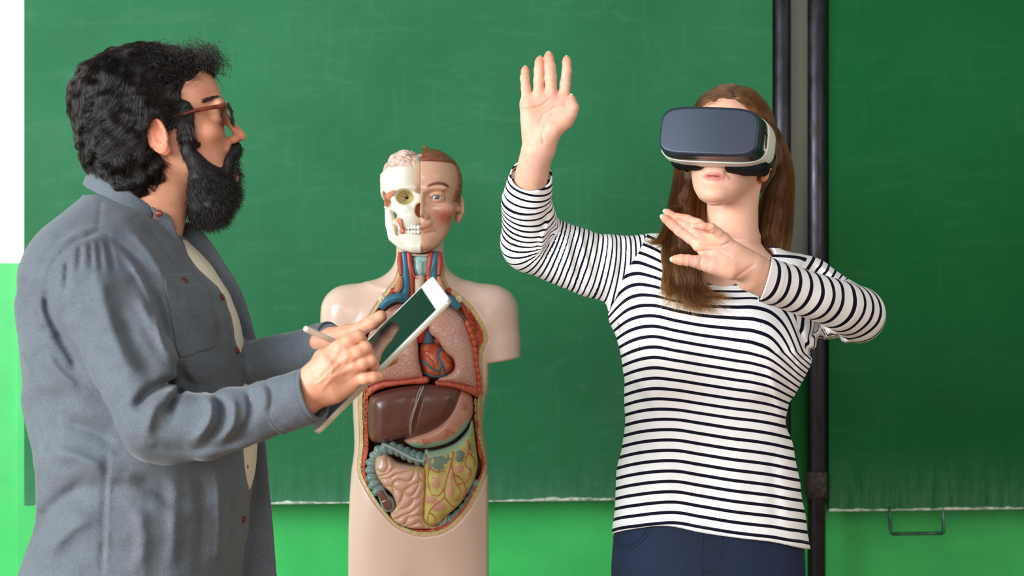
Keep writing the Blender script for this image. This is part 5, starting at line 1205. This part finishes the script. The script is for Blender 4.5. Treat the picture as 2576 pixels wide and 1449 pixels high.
def crs(p, d, which):
    x = p[:, 0]*d/p[:, 1]; z = CZ+(p[:, 2]-CZ)*d/p[:, 1]; r = np.zeros(len(p))
    for q, w_, h_ in which:
        m = (np.abs(x-q[:, 0].mean()) < .06) & (np.abs(z-q[:, 1].mean()) < .06)
        if m.any(): r[m] += h_*np.exp(-(polyd(q, x[m], z[m])/w_)**2)
    return r
cA_, cB_ = creases[:12], creases[12:]
haf_ = lambda p: haf(p)-crs(p, DA, cA_); hbf_ = lambda p: hbf(p)-crs(p, DB, cB_)
def wskin(p):
    d = smin(smin(whead_w(p), neckw(p), .028), smin(upch(p), neckw2(p), .03), .035)
    d = np.minimum(d, np.minimum(arm_a(p), arm_b(p))); return smin(smin(d, haf_(p), .008), hbf_(p), .008)
def wskc(V):
    q = wl(V); c = np.ones((len(V), 3)); face = (q[:, 1] < -.02) & (np.abs(q[:, 0]) < .075) & (q[:, 2] > -.13) & (q[:, 2] < .12)
    ux = np.abs(q[:, 0]); uz = q[:, 2]
    uptop = -.0612-.0014*np.exp(-(ux/.003)**2)-.0092*np.clip(ux/.0245, 0, 1)**1.7; lowb = -.0808+.0104*np.clip(ux/.0245, 0, 1)**2.2
    lp = sstep(0, .0016, uptop-uz)*sstep(0, .0022, uz-lowb)*(ux < .0255)*face; c = vmix(c, A([[.80, .50, .53]]), lp)
    gap = np.exp(-((uz+.0702)/.0010)**2)*(ux < .013)*face*(q[:, 1] < -.07); c = vmix(c, A([[.16, .06, .06]]), np.clip(gap*1.2, 0, 1))
    ck = np.exp(-((ux-.045)/.02)**2-((uz+.035)/.025)**2)*face; c = vmix(c, A([[1.0, .80, .76]]), ck*.6)
    er = (ux > .074)*(np.abs(q[:, 1]-.02) < .04)*(uz > -.07)*(uz < .05); c = vmix(c, A([[1.0, .70, .60]]), er*.8)
    for fs_, dd, z in ((ha['fingers'], DA, ZA), (hbn['fingers'], DB, ZB)):
        for ch in fs_:
            for k, w_ in ((-1, .012), (-2, .010)):
                t = P(*z(ch[k][0], ch[k][1]), dd+ch[k][3]); g = np.exp(-(((V-t)**2).sum(1))/(w_*w_)); c = vmix(c, A([[1.0, .68, .62]]), np.clip(g*.9, 0, 1))
    for (x, y), z, dd, rr_ in (((430, 720), ZA, DA, .022), ((620, 740), ZA, DA, .014), ((900, 640), ZB, DB, .020), ((1350, 1050), ZB, DB, .02), ((870, 930), ZB, DB, .010)):
        t = P(*z(x, y), dd); g = np.exp(-(((V-t)**2).sum(1))/(rr_*rr_)); c = vmix(c, A([[1.0, .78, .72]]), np.clip(g*.7, 0, 1))
    return {'col': np.clip(c, 0, 1)}
wsk = skin_mat('woman_skin', srgb(234, 186, 160), srgb(223, 169, 143))
lo_h, hi_h = bb([HW+A([-.11, -.13, -.15]), HW+A([.11, .11, .125])], 0)
lA, hA = bb(hap, .035); lB, hB = bb(hbp, .045)
inH = lambda c, m=0: (c[:, 2] > zs_([610], DW)[0]-m) & (c[:, 0] > xs_([1690], DW)[0]-m) & (c[:, 1] > 2.52-m)
inA = lambda c, m=0: (c[:, 0] < xs_([1500], DA)[0]+m) & (c[:, 2] > zs_([430], DA)[0]-m)
inB = lambda c, m=0: (c[:, 1] < 2.52+m) & (c[:, 0] < xs_([1962], DB)[0]+m)
oth = lambda c: ~inH(c) & ~inA(c) & ~inB(c)
wbody = regionmesh('body', wskin, [((lo_h[0], 2.515, zs_([610], DW)[0]-.01), hi_h, .0017, lambda c: inH(c, .003)), ((lA[0], lA[1], zs_([430], DA)[0]-.01), hA, .0015, lambda c: inA(c, .003)), (lB, (xs_([1962], DB)[0]+.008, 2.53, hB[2]), .0015, lambda c: inB(c, .003)),
    ((xs_([1240], DW)[0], 2.35, PW(0, 1210)[2]), (xs_([2220], DW)[0], 2.80, zs_([425], DA)[0]), .006, oth)], wsk, wom, wskc)
# fingernails
mnl = M('nail_varnish', srgb(170, 220, 190), .15); mnl.set('Coat Weight', .6)
for fs_, dd, z in ((ha['fingers'], DA, ZA), (hbn['fingers'], DB, ZB)):
    for ch in fs_:
        a_ = P(*z(ch[-2][0], ch[-2][1]), dd+ch[-2][3]); b_ = P(*z(ch[-1][0], ch[-1][1]), dd+ch[-1][3]); t = (b_-a_)/np.linalg.norm(b_-a_); r_ = abs(z(ch[-1][2], 0)[0]-z(0, 0)[0])*dd/FPX
        bk = A([0, 1., 0]); bk = bk-t*(bk@t); bk /= np.linalg.norm(bk); lt = np.cross(t, bk); Mx = np.stack([lt, bk, t], 1); c_ = b_+t*r_*.62+bk*r_*.45
        V, Q = surf(ell(c_, (r_*.68, r_*.20, r_*.82), Mx), c_-.012, c_+.012, .0009); mesh('fingernail', V, Q, mnl.m, wbody)
# --- striped top
pyt = [620, 650, 690, 740, 798, 845, 896, 943, 1000, 1062, 1129, 1181, 1243, 1294, 1341, 1400]
txl = [1700, 1640, 1590, 1550, 1530, 1548, 1564, 1571, 1569, 1571, 1564, 1551, 1549, 1545, 1540, 1534]
txr = [1950, 2010, 2035, 2042, 2045, 2048, 2040, 2020, 1990, 1977, 1992, 2002, 2012, 2020, 2026, 2036]
tyf = [.055, .07, .085, .098, .108, .112, .112, .108, .104, .104, .108, .112, .118, .122, .125, .126]
tyb = [.06, .07, .085, .092, .095, .095, .092, .088, .085, .086, .09, .095, .10, .105, .108, .11]
wt = loft(zs_(pyt, DW), xs_(txl, DW), xs_(txr, DW), [DW-v for v in tyf], [DW+v for v in tyb], 2.5)
bust = [ell(PW(1692, 890, DW-.068), (.072, .060, .070)), ell(PW(1872, 902, DW-.068), (.072, .060, .070))]
nodeA = [PW(1640, 690, 2.69), PW(1490, 668, 2.68), PW(1338, 608, 2.665), PW(1324, 510, 2.60), PW(1338, 438, 2.565), PW(1342, 380, 2.545)]
radA = [.070, .0600, .0565, .0465, .0365, .0350]
up_a = su(.012, chain(nodeA[:3], radA[:3]), chain(nodeA[2:], radA[2:]))
shB = chain([PW(1985, 712, 2.69), PW(2040, 716, 2.695), PW(2090, 770, 2.68), PW(2158, 796, 2.62)], [.045, .050, .062, .050])
nodeB = [PW(2158, 788, 2.60), PW(2110, 768, 2.54), PW(2052, 748, 2.50), PW(1921, 702, 2.43), PW(1880, 688, 2.41)]
radB = [.049, .0445, .0410, .0385, .0380]
foreB = chain(nodeB, radB)
capA = chain([PW(1655, 655, 2.69), PW(1760, 660, 2.69)], [.045, .04]); capB = chain([PW(1900, 690, 2.69), PW(2000, 692, 2.69)], [.030, .034])
FW = [([(1575, 930), (1640, 1000), (1660, 1080)], 14, .003), ([(1960, 930), (1985, 1000), (1975, 1080)], 9, -.006), ([(1925, 900), (1950, 980), (1972, 1060)], 12, .005), ([(1960, 880), (2005, 940)], 10, -.005), ([(1990, 870), (2020, 920)], 8, .005),
  ([(1640, 1010), (1670, 1150), (1672, 1320)], 28, .006), ([(1850, 1060), (1860, 1200), (1850, 1340)], 30, .004), ([(1760, 1040), (1765, 1200), (1760, 1330)], 28, -.005), ([(1590, 1080), (1600, 1200), (1600, 1320)], 16, -.004), ([(1940, 1120), (1950, 1240), (1955, 1350)], 18, -.004),
  ([(1565, 735), (1560, 800), (1572, 880)], 9, -.006), ([(1545, 790), (1556, 840), (1568, 890)], 7, .004), ([(1395, 565), (1380, 620), (1368, 665)], 10, -.008), ([(1384, 545), (1365, 600), (1370, 640)], 8, .005), ([(1440, 575), (1450, 640), (1470, 720)], 9, -.006), ([(1455, 572), (1470, 640), (1488, 710)], 8, .006), ([(1420, 580), (1430, 650), (1445, 710)], 9, .004),
  ([(1500, 580), (1510, 650), (1500, 730)], 9, -.004), ([(1530, 580), (1545, 650), (1540, 720)], 9, .004), ([(1370, 630), (1430, 690), (1500, 745)], 6, -.004), ([(1384, 520), (1374, 550), (1364, 600)], 7, -.004), ([(1560, 590), (1570, 640), (1560, 700)], 8, -.003),
  ([(2030, 860), (2050, 830), (2060, 800)], 7, -.006), ([(2060, 870), (2080, 850), (2085, 820)], 7, .005), ([(2090, 870), (2110, 850), (2110, 830)], 7, -.006), ([(2120, 865), (2140, 850), (2150, 838)], 7, .005), ([(2010, 820), (2020, 860), (2045, 895)], 8, -.006), ([(2030, 880), (2060, 885)], 6, -.006), ([(2005, 905), (2050, 890)], 6, -.006),
  ([(2030, 650), (2015, 680), (2010, 720)], 6, -.004), ([(2050, 655), (2090, 690), (2120, 712)], 7, .004), ([(2040, 668), (2080, 700)], 6, -.004), ([(1560, 850), (1620, 930)], 20, -.003)]
fW = disp2(FW, 2.60)
hem = spl([1500, 1538, 1557, 1600, 1671, 1769, 1860, 1945, 2028, 2060], [1344, 1343, 1338, 1330, 1323, 1341, 1354, 1364, 1381, 1384])
nkcut = chain([PW(1815, 640, 2.60), PW(1835, 560, 2.66)], [.062, .062]); nk2 = ell(PW(1832, 630, 2.65), (.086, .085, .032), rot('Y', 6))
def pxpyV(p): return CX+FPX*p[:, 0]/p[:, 1], CY-FPX*(p[:, 2]-CZ)/p[:, 1]
def topbody(p):
    d = wt(p)
    for b in bust: d = smin(d, b(p), .05)
    d = smin(d, up_a(p), .03); d = smin(d, shB(p), .026); d = smin(d, capA(p), .03); return smin(d, capB(p), .03)
caA = (nodeA[4]-nodeA[3]); caA = caA/np.linalg.norm(caA); 
def pln(a, b, c, up_):
    n = np.cross(b-a, c-a); n /= np.linalg.norm(n); return (n if n@up_ > 0 else -n), a
nA, oA = pln(P(1296, 405, 2.585), P(1326, 489, 2.535), P(1378, 428, 2.575), caA)
caB = (nodeB[3]-nodeB[2]); caB /= np.linalg.norm(caB); nB, oB = pln(P(1936, 648, 2.445), P(1906, 762, 2.435), P(1930, 702, 2.39), caB)
inA_ = cone(PW(1330, 478, 2.585), PW(1342, 380, 2.545), .0385, .0325); inB_ = cone(PW(1990, 727, 2.466), PW(1880, 688, 2.41), .0365, .0355)
def topf(p):
    d = topbody(p); near = np.clip((DW+.03-p[:, 1])/.06, 0, 1)
    d = smin(d-fW(p)*near, foreB(p), .010)-.0016*vnoise(p*A([20, 20, 30]))
    nk = np.minimum(nkcut(p), nk2(p)); d = smax(d, -nk, .003)
    ra = np.where((p[:, 0] < .12), (p-oA)@nA+.012, -1.); d = smax(d, ra, .001)
    rb_ = np.where((p[:, 1] < 2.52) & (p[:, 0] < PW(2010, 0, 2.46)[0]) & (p[:, 2] > PW(0, 800, 2.45)[2]), (p-oB)@nB+.012, -1.); d = smax(d, rb_, .001)
    px, py = pxpyV(p); return smax(d, (py-hem(px))*DW/FPX, .003)
lev = [600, 650, 760, 886, 1060, 1310]
kx = [1527, 1550, 1575, 1600, 1640, 1700, 1760, 1850, 1900, 1945, 1985, 2015, 2045]
prof = [[-40, -25, -12, -2, 14, 50, 80, 96, 90, 90, 92, 96, 100], [20, 10, 0, -4, 10, 46, 74, 86, 84, 84, 86, 90, 100], [67, 35, 13, 3, 0, 14, 26, 30, 30, 42, 72, 118, 170], [45, 32, 18, 8, 0, 9, 20, 36, 46, 66, 112, 162, 212], [28, 22, 13, 6, 0, -1, 8, 22, 28, 36, 46, 54, 62], [22, 13, 8, 5, 0, -3, 7, 22, 28, 33, 40, 44, 50]]
def wattr(V):
    px, py = pxpyV(V); pr = A([spl(kx, q)(px) for q in prof])
    i = np.clip(np.searchsorted(lev, py)-1, 0, len(lev)-2); L0 = A(lev)[i]; L1 = A(lev)[i+1]; t = np.clip((py-L0)/(L1-L0), 0, 1); ar = np.arange(len(px)); pv = pr[i, ar]*(1-t)+pr[i+1, ar]*t
    sT = (py-pv)/26.2+.18+10
    def alongp(nodes, pers):
        nd = np.concatenate([A(nodes), A(pers, float)[:, None]], 1); q = smooth_poly(nd, 10, False)
        e = q[0]-(q[1]-q[0])*12; q = np.concatenate([[e], q, [q[-1]+(q[-1]-q[-2])*12]]); L = np.linalg.norm(np.diff(q[:, :3], axis=0), axis=1); cs = np.r_[0, np.cumsum(L*(q[1:, 3]+q[:-1, 3])/2)]
        best = np.full(len(V), 1e9); s = np.zeros(len(V))
        for k in range(len(q)-1):
            ba = q[k+1, :3]-q[k, :3]; w = V-q[k, :3]; h = np.clip(w@(ba/(ba@ba)), 0, 1); w = w-h[:, None]*ba; d = np.einsum('ij,ij->i', w, w); m = d < best
            s[m] = (cs[k]+h*(cs[k+1]-cs[k]))[m]; best[m] = d[m]
        return s
    s1 = alongp(nodeA, [100, 104, 92, 88, 88, 88])+5
    s2 = alongp([PW(2000, 690, 2.69), PW(2100, 770, 2.68), PW(2158, 796, 2.62)]+nodeB[1:], [66, 60, 44, 38, 38, 38, 38])+5.3
    sx_ = np.interp(py, [590, 601, 636, 659, 692, 737, 796], [1628, 1623, 1606, 1590, 1570, 1555, 1527]); mL = np.where(py < 800, px-sx_, 30.)
    ds = topbody(V)-foreB(V); sr = np.interp(py, [640, 657, 675, 740, 808, 860, 905, 925], [2035, 2027, 2014, 2004, 2004, 2018, 2040, 2060]); mR = np.maximum(px-sr, ds*1340)
    mR = np.where(px < 1850, -30., mR)
    return {'sT': sT, 'sA': s1, 'sB': s2, 'mL': mL, 'mR': mR, 'hem': hem(px)-py}
mstr = M('striped_jersey', srgb(240, 236, 226), .8); mstr.set('Specular IOR Level', .2)
def st(name):
    fr = mstr.math('FRACT', mstr.attr(name, 'Fac')); d = mstr.math('ABSOLUTE', mstr.math('SUBTRACT', fr, .5)); return mstr.math('SUBTRACT', .158, d)
def stepn(v, w_=.012):
    r = mstr.n('MapRange'); mstr.l(v, r.inputs[0]); r.inputs[1].default_value = -w_; r.inputs[2].default_value = w_; return r.outputs[0]
isB = stepn(mstr.attr('mR', 'Fac'), .6); isT = stepn(mstr.attr('mL', 'Fac'), .6)
sT_, sA2, sB2 = (stepn(st(k)) for k in ('sT', 'sA', 'sB'))
def mixf(f, a, b): return mstr.math('ADD', mstr.math('MULTIPLY', a, mstr.math('SUBTRACT', 1., f)), mstr.math('MULTIPLY', b, f))
sv = mixf(isB, mixf(isT, sA2, sT_), sB2)
wf = mstr.noise(700, 2); wcol = mstr.ramp(wf, [(.3, srgb(238, 237, 236)), (.7, srgb(252, 251, 250))]); ncol = mstr.ramp(wf, [(.3, srgb(5, 4, 24)), (.7, srgb(12, 10, 38))])
seam = mstr.math('MULTIPLY', mstr.math('GREATER_THAN', 1.1, mstr.math('ABSOLUTE', mstr.attr('mL', 'Fac'))), .25)
hs = mstr.math('MULTIPLY', mstr.math('LESS_THAN', mstr.math('ABSOLUTE', mstr.math('SUBTRACT', mstr.attr('hem', 'Fac'), 17.)), .8), .25)
mstr.base(mstr.mix(mstr.math('ADD', seam, hs), mstr.mix(sv, wcol, ncol), srgb(120, 115, 120))); mstr.bump(mstr.noise(900, 2), .2, .0004); mstr.bump(mstr.noise(40, 3), .12, .003)
tl, tu = A([xs_([1235], DW)[0], 2.37, PW(0, 1400)[2]]), A([xs_([2240], DW)[0], 2.80, PW(0, 395, 2.55)[2]])
otop = sdf('striped_top', topf, tl, tu, .0032, mstr.m, wom, wattr)
def cufff(tube_, n_, o_, w_):
    def f(p):
        t = (p-o_)@n_; b = tube_(p)-.0016*vnoise(p*A([20, 20, 30])); return smax(smax(b-.0008, -(b+.0022), .0012), np.maximum(t, -w_-t), .0012)
    return f
sdf('sleeve_hem', cufff(up_a, nA, oA, .034), (P(1270, 0, 2.55)[0], 2.48, P(0, 540, 2.55)[2]), (P(1400, 0, 2.55)[0], 2.66, P(0, 380, 2.55)[2]), .0013, mstr.m, otop, wattr)
sdf('sleeve_hem', cufff(foreB, nB, oB, .030), (P(1870, 0, 2.43)[0], 2.36, P(0, 800, 2.43)[2]), (P(1990, 0, 2.43)[0], 2.50, P(0, 620, 2.43)[2]), .0013, mstr.m, otop, wattr)
# --- jeans, shoes
mj = M('denim_navy', srgb(18, 44, 82), .8); jf = mj.noise(600, 2, vec=mj.coord((1, 1, .3))); mj.base(mj.mix(.5, mj.ramp(jf, [(.3, srgb(1, 12, 34)), (.7, srgb(8, 36, 70))]), mj.ramp(mj.noise(7, 4), [(.3, srgb(2, 16, 40)), (.7, srgb(9, 38, 74))]))); mj.bump(jf, .3, .0006); mj.bump(mj.noise(30, 3), .2, .004)
cxw = PW(1781, 0)[0]; hwj = 241*DW/FPX
jl = loft([.60, .70, .78, .86, .96], [cxw-.165, cxw-.178, cxw-.181, cxw-.176, cxw-.16], [cxw+.165, cxw+.178, cxw+.181, cxw+.176, cxw+.16], [DW-.09, DW-.105, DW-.112, DW-.11, DW-.10], [DW+.09, DW+.11, DW+.12, DW+.11, DW+.10], 2.4)
jf_ = su(.02, lambda p: np.maximum(jl(p), .70-p[:, 2]), *[chain([(cxw+s*.088, DW, .72), (cxw+s*.085, DW, .48), (cxw+s*.08, DW+.015, .10)], [.088, .062, .044]) for s in (-1, 1)])
jf2 = sub(.02, jf_, cone((cxw-.008, DW-.125, .60), (cxw-.008, DW-.118, .73), .022, .004))
jsd = lambda p: np.maximum(jf2(p), .08-p[:, 2])
oj = sdf('jeans', jsd, (cxw-.2, DW-.14, .08), (cxw+.2, DW+.15, .97), .007, mj.m, wom)
mst2 = M('denim_seam', srgb(10, 28, 58), .8)
def onj(px, py, f=jsd):
    t = 2.45
    for _ in range(50): t += float(f(P(px, py, t)[None])[0])*.9
    return P(px, py, t)
for pl in ([(1543, 1350), (1558, 1366), (1580, 1373), (1605, 1360), (1622, 1340), (1632, 1318)], [(1545, 1358), (1560, 1374), (1584, 1381), (1612, 1366), (1632, 1340), (1641, 1318)], [(1769, 1330), (1767, 1390), (1766, 1449)], [(1815, 1335), (1817, 1390), (1800, 1425), (1770, 1440)]):
    q = smooth_poly(pl, 4, False); pts = A([onj(*v) for v in q]); V, F = sweep(pts, np.full(len(pts), .0011), 6); mesh('denim_seam', V, F, mst2.m, oj)
for s in (-1, 1): sdf('shoe', sub(.004, su(.03, ell((cxw+s*.08, DW-.06, .033), (.042, .125, .042)), cone((cxw+s*.08, DW+.02, .05), (cxw+s*.08, DW+.02, .10), .04, .04)), boxf((cxw, DW, -.05), (.4, .4, .05), .001)), (cxw+s*.08-.06, DW-.2, 0), (cxw+s*.08+.06, DW+.12, .15), .006, M('canvas_shoe', srgb(220, 216, 208), .8).m, wom)
# --- hair
mwh = hair_mat('brown_hair', .50, .95, .28, .45); mwb = M('hair_mass', srgb(92, 58, 36), .6); mwb.base(mwb.ramp(mwb.noise(5, 4, vec=mwb.coord((60, 60, 4))), [(.3, srgb(70, 44, 28)), (.7, srgb(104, 68, 44))]))
cap = su(.03, ell((0, .020, .038), (.083, .104, .098)), ell((0, .055, -.010), (.080, .068, .075)))
fcut = su(.012, ell((-.006, -.125, -.026), (.048, .085, .096)), ell((.0, -.09, -.10), (.085, .08, .07)), *[ell((s*.088, .020, -.026), (.026, .026, .034)) for s in (1,)])
capf0 = sub(.01, cap, fcut)
capw = tf(lambda p: capf0(p)-.0025*vnoise(p*A([90, 40, 25]) if False else p*50), WH, HW, SW)
NL = [(1764, 300, 2.735, .030), (1745, 390, 2.735, .034), (1735, 470, 2.72, .034), (1722, 560, 2.67, .038), (1716, 640, 2.585, .038), (1720, 700, 2.558, .034), (1735, 745, 2.555, .022)]
NR = [(1915, 290, 2.72, .010), (1948, 350, 2.77, .018), (1966, 430, 2.765, .024), (1952, 520, 2.74, .034), (1942, 600, 2.70, .036), (1946, 660, 2.68, .022)]
lockL = chain([P(a, b, d) for a, b, d, r in NL[:-1]], [r*.62 for *_, r in NL[:-1]]); lockR = chain([P(a, b, d) for a, b, d, r in NR[:-1]], [r*.7 for *_, r in NR[:-1]])
headskin = tf(wh0, WH, HW, SW)
hmass = lambda p: smin(smin(capw(p), lockL(p), .03), lockR(p), .03)-.0025*vnoise(p*A([70, 70, 18]))
ml_, mu_ = bb([PW(1640, 190)-A([0, .13, 0]), PW(2010, 690)+A([0, .17, 0])], 0); ml_[1] = 2.50; mu_[1] = 2.86
Vc, Qc = surf(lambda p: smax(hmass(p), -(neckw(p)), .004), ml_, mu_, .0035); owh = mesh('hair', Vc, Qc, mwb.m, wom)
rng = np.random.default_rng(21)
# strands over the cap, combed away from a centre parting and down
Vk, Qk = surf(capw, ml_, mu_, .005, 1); rk = scatter(Vk, Qk, 9000, rng)
def flow_w(p):
    q = wl(p); sx = np.where(q[:, 0] > .012, 1., -1.); up_ = np.clip((q[:, 2]-.02)/.09, 0, 1)
    f = np.stack([sx*(.2+1.3*up_), .15+.55*up_+0*q[:, 1], -1.0+.6*up_], 1); return f@WH.T
Sk = grow(capw, rk, flow_w, .06+.06*rng.random(len(rk)), 12, .0045, curl=.10, rng=rng, stick=.85, wfreq=25, wave=.22)
hair('hair_strands', Sk, taper(Sk, .00032, .5), mwh, owh)
def bundle(nodes, n, K, rng, wav, ends, rscale=1.0, t0=0.):
    q = smooth_poly([tuple(P(a, b, d))+(r,) for a, b, d, r in nodes], 8, False); m = len(q); seg = np.linspace(0, m-1, K)
    g = np.stack([np.interp(seg, range(m), q[:, j]) for j in range(4)], 1)
    a = rng.random(n)*6.283; rr = np.sqrt(rng.random(n))**.7; off = np.stack([np.cos(a)*rr, np.sin(a)*rr*.8, rng.normal(size=n)*.12], 1)
    t = np.linspace(0, 1, K); S = g[None, :, :3]+off[:, None, :]*g[None, :, 3:4]*rscale
    ln = 1.0-.42*rng.random(n)**1.6; ph_ = rng.random((n, 3))*6.28; am = rng.random((n, 1, 1))
    w_ = np.sin(t[None, :, None]*(7+5*am)+ph_[:, None])*wav*(.3+am)*t[None, :, None]
    cl = vnoise(np.concatenate([off*2.2, ], 1)*1.0+50)[:, None, None]; S = S+w_+A([.012, 0, 0])*cl*t[None, :, None]**2*2
    nc = max(6, n//70); cid = (rng.random(n)*nc).astype(int); cc = off[rng.choice(n, nc)]; cid = np.argmin(((off[:, None]-cc[None])**2).sum(2), 1)
    ce = rng.normal(size=(nc, 3))*A(ends); pull = np.clip((t[None, :, None]-.35)/.65, 0, 1)
    S = S+(cc[cid]-off)[:, None]*g[None, :, 3:4]*rscale*.55*pull
    e = (ce[cid]+rng.normal(size=(n, 3))*A(ends)*.22)[:, None]*np.clip((t[None, :, None]-.6)/.4, 0, 1)**1.8; S = S+e
    # individual lengths
    out = np.empty_like(S)
    for i in range(n):
        tt = t*ln[i]
        for j in range(3): out[i, :, j] = np.interp(tt, t, S[i, :, j])
    return out
SL = bundle(NL+[(1752, 772, 2.555, .018)], 4200, 26, rng, .005, (.028, .008, .008)); SR = bundle(NR+[(1950, 680, 2.675, .016)], 3200, 22, rng, .003, (.010, .01, .004))
hair('long_strands', SL, taper(SL, .0003, .3), mwh, owh); hair('long_strands', SR, taper(SR, .0003, .3), mwh, owh)
SF = bundle([(1702, 520, 2.67, .014), (1688, 570, 2.64, .016), (1672, 600, 2.62, .016), (1655, 612, 2.61, .014), (1640, 600, 2.60, .010)], 380, 14, rng, .003, (.006, .006, .008)); hair('flicked_strands', SF, taper(SF, .0003, .3), mwh, owh)
SF = bundle([(1700, 640, 2.575, .018), (1690, 690, 2.56, .018), (1684, 725, 2.55, .018), (1668, 748, 2.55, .012)], 420, 14, rng, .003, (.008, .004, .004)); hair('flicked_strands', SF, taper(SF, .0003, .3), mwh, owh)
SF = bundle([(1735, 660, 2.56, .020), (1750, 710, 2.55, .018), (1775, 738, 2.55, .014), (1812, 744, 2.55, .008)], 420, 14, rng, .003, (.010, .004, .004)); hair('flicked_strands', SF, taper(SF, .0003, .3), mwh, owh)
# --- headset
hs_ = empty('vr_headset', HW+WH@A([0, -.13, 0]), 'black and white virtual reality headset strapped on the face of the woman', 'headset')
def lY(ys, hw, hh, zc=-.006, n=4.2, xc=.004):
    f = loft(ys, [xc-w_ for w_ in hw], [xc+w_ for w_ in hw], [zc-h for h in hh], [zc+h for h in hh], n)
    return lambda p: f(np.stack([p[:, 0], p[:, 2], -p[:, 1]], 1))
mpl = M('cover_plate', srgb(46, 54, 68), .36, Metallic=.45); mbk = M('gloss_black', (.006, .006, .008), .28); mbk.set('Specular IOR Level', .3)
mwt = M('white_shell', srgb(232, 230, 218), .35); mfo = M('black_foam', (.005, .006, .008), .8); mfo.set('Specular IOR Level', .15)
hl0, hu0 = HW-A([.17, .22, .13]), HW+A([.17, .02, .13])
def HS(name, f, mat, par, h=.0016): return sdf(name, tf(f, WH, HW, 1.0), hl0, hu0, h, mat, par)
plate = lY([.150, .158, .168, .1715, .1732], [.0890, .0895, .0890, .0877, .0850], [.0440, .0445, .0440, .0427, .0400], n=4.6)
pl_curve = lambda p: plate(np.stack([p[:, 0], p[:, 1]-.9*p[:, 0]**2, p[:, 2]], 1))
HS('front_cover', pl_curve, mpl.m, hs_, .0013)
bl = lY([.108, .125, .145, .158], [.0960, .0950, .0925, .0905], [.0450, .0445, .0440, .0430], n=4.4); blc = lambda p: bl(np.stack([p[:, 0], p[:, 1]-.9*p[:, 0]**2, p[:, 2]], 1))
ofr = HS('phone_cradle', sub(.002, blc, boxf((.1005, -.122, -.010), (.006, .010, .016), .002)), mbk.m, hs_)
wh_ = lY([.060, .075, .095, .118, .128], [.096, .0995, .1005, .0990, .0980], [.038, .0430, .0460, .0465, .0465], n=3.8); whc = lambda p: wh_(np.stack([p[:, 0], p[:, 1]-.9*p[:, 0]**2, p[:, 2]], 1))
nosec = ell((0, -.095, -.055), (.022, .045, .032)); hsc = lambda p: (wh0(p/SW)*SW)
HS('white_shell', sub(.003, whc, lambda p: hsc(p)-.002), mwt.m, hs_)
foam = su(.008, boxf((-.050, -.080, -.036), (.030, .022, .019), .012), boxf((.056, -.074, -.038), (.040, .028, .020), .012), lY([.035, .05, .08, .10], [.084, .088, .090, .086], [.036, .039, .041, .036], n=3.2))
HS('foam_gasket', sub(.004, foam, lambda p: hsc(p)-.0005, nosec), mfo.m, hs_)
tube('side_latch', [HW+WH@A(q) for q in ((.0975, -.128, .004), (.098, -.122, .003), (.098, -.118, -.022))], [.0016]*3, mbk.m, hs_)
strp = lambda p: smax(smax(np.abs(wh0(p/SW*A([[1, 1, 1]]))*SW-.019)-.0022, np.abs(p[:, 2]+.018+.15*(p[:, 1]+.06)*0)-.021, .002), -.075-p[:, 1], .002)
sdf('head_strap', tf(strp, WH, HW, 1.0), HW-A([.14, .12, .09]), HW+A([.14, .16, .09]), .0022, mfo.m, hs_)
mstp = M('strap_fabric', (.01, .01, .012), .8); sdf('strap_anchor', tf(boxf((.093, -.062, -.015), (.006, .014, .026), .004, rot('Z', -12)), WH, HW, 1.0), HW-A([.14, .12, .09]), HW+A([.14, .1, .09]), .0018, mstp.m, hs_)
# ============================================================ CAMERA & LIGHT
sc = bpy.context.scene
cam = bpy.data.cameras.new('camera'); co = bpy.data.objects.new('camera', cam); COL.objects.link(co)
co.location = (0, 0, CZ); co.rotation_euler = (math.pi/2, 0, 0)
cam.sensor_width = 36; cam.lens = 36*FPX/2576; cam.clip_start = .05
cam.dof.use_dof = True; cam.dof.focus_distance = 2.6; cam.dof.aperture_fstop = 4.5
sc.camera = co
def area(name, loc, target, size, power, color):
    l = bpy.data.lights.new(name, 'AREA'); l.shape = 'RECTANGLE'; l.size, l.size_y = size; l.energy = power; l.color = color
    o = bpy.data.objects.new(name, l); COL.objects.link(o); o.location = loc
    o.rotation_euler = (Vector(target)-Vector(loc)).to_track_quat('-Z', 'Y').to_euler(); return o
area('window_light_left', (-3.9, -.4, 2.1), (.0, 2.8, 1.2), (3.0, 2.0), 290, (.88, .95, 1.0))
area('window_light_rear', (-1.0, -1.9, 2.1), (.3, 2.9, 1.2), (2.6, 1.6), 60, (1.0, .985, .97))
area('warm_fill_right', (3.0, .2, 2.0), (.3, 2.8, 1.1), (2.0, 1.6), 20, (1.0, .86, .70))  # warm fill lamp added on the right, in place of warm ambient light
w = bpy.data.worlds.new('room_air'); sc.world = w; w.use_nodes = True
w.node_tree.nodes['Background'].inputs[0].default_value = (.93, .96, 1.0, 1); w.node_tree.nodes['Background'].inputs[1].default_value = .26
finish_parents()
vs = sc.view_settings; vs.view_transform = 'Standard'; vs.look = 'None'; vs.gamma = 1; vs.use_curve_mapping = False; vs.exposure = 0.38
sc.cycles.max_bounces = 6; sc.cycles.diffuse_bounces = 3; sc.cycles.glossy_bounces = 3; sc.cycles.transmission_bounces = 4; sc.cycles.caustics_reflective = False; sc.cycles.caustics_refractive = False
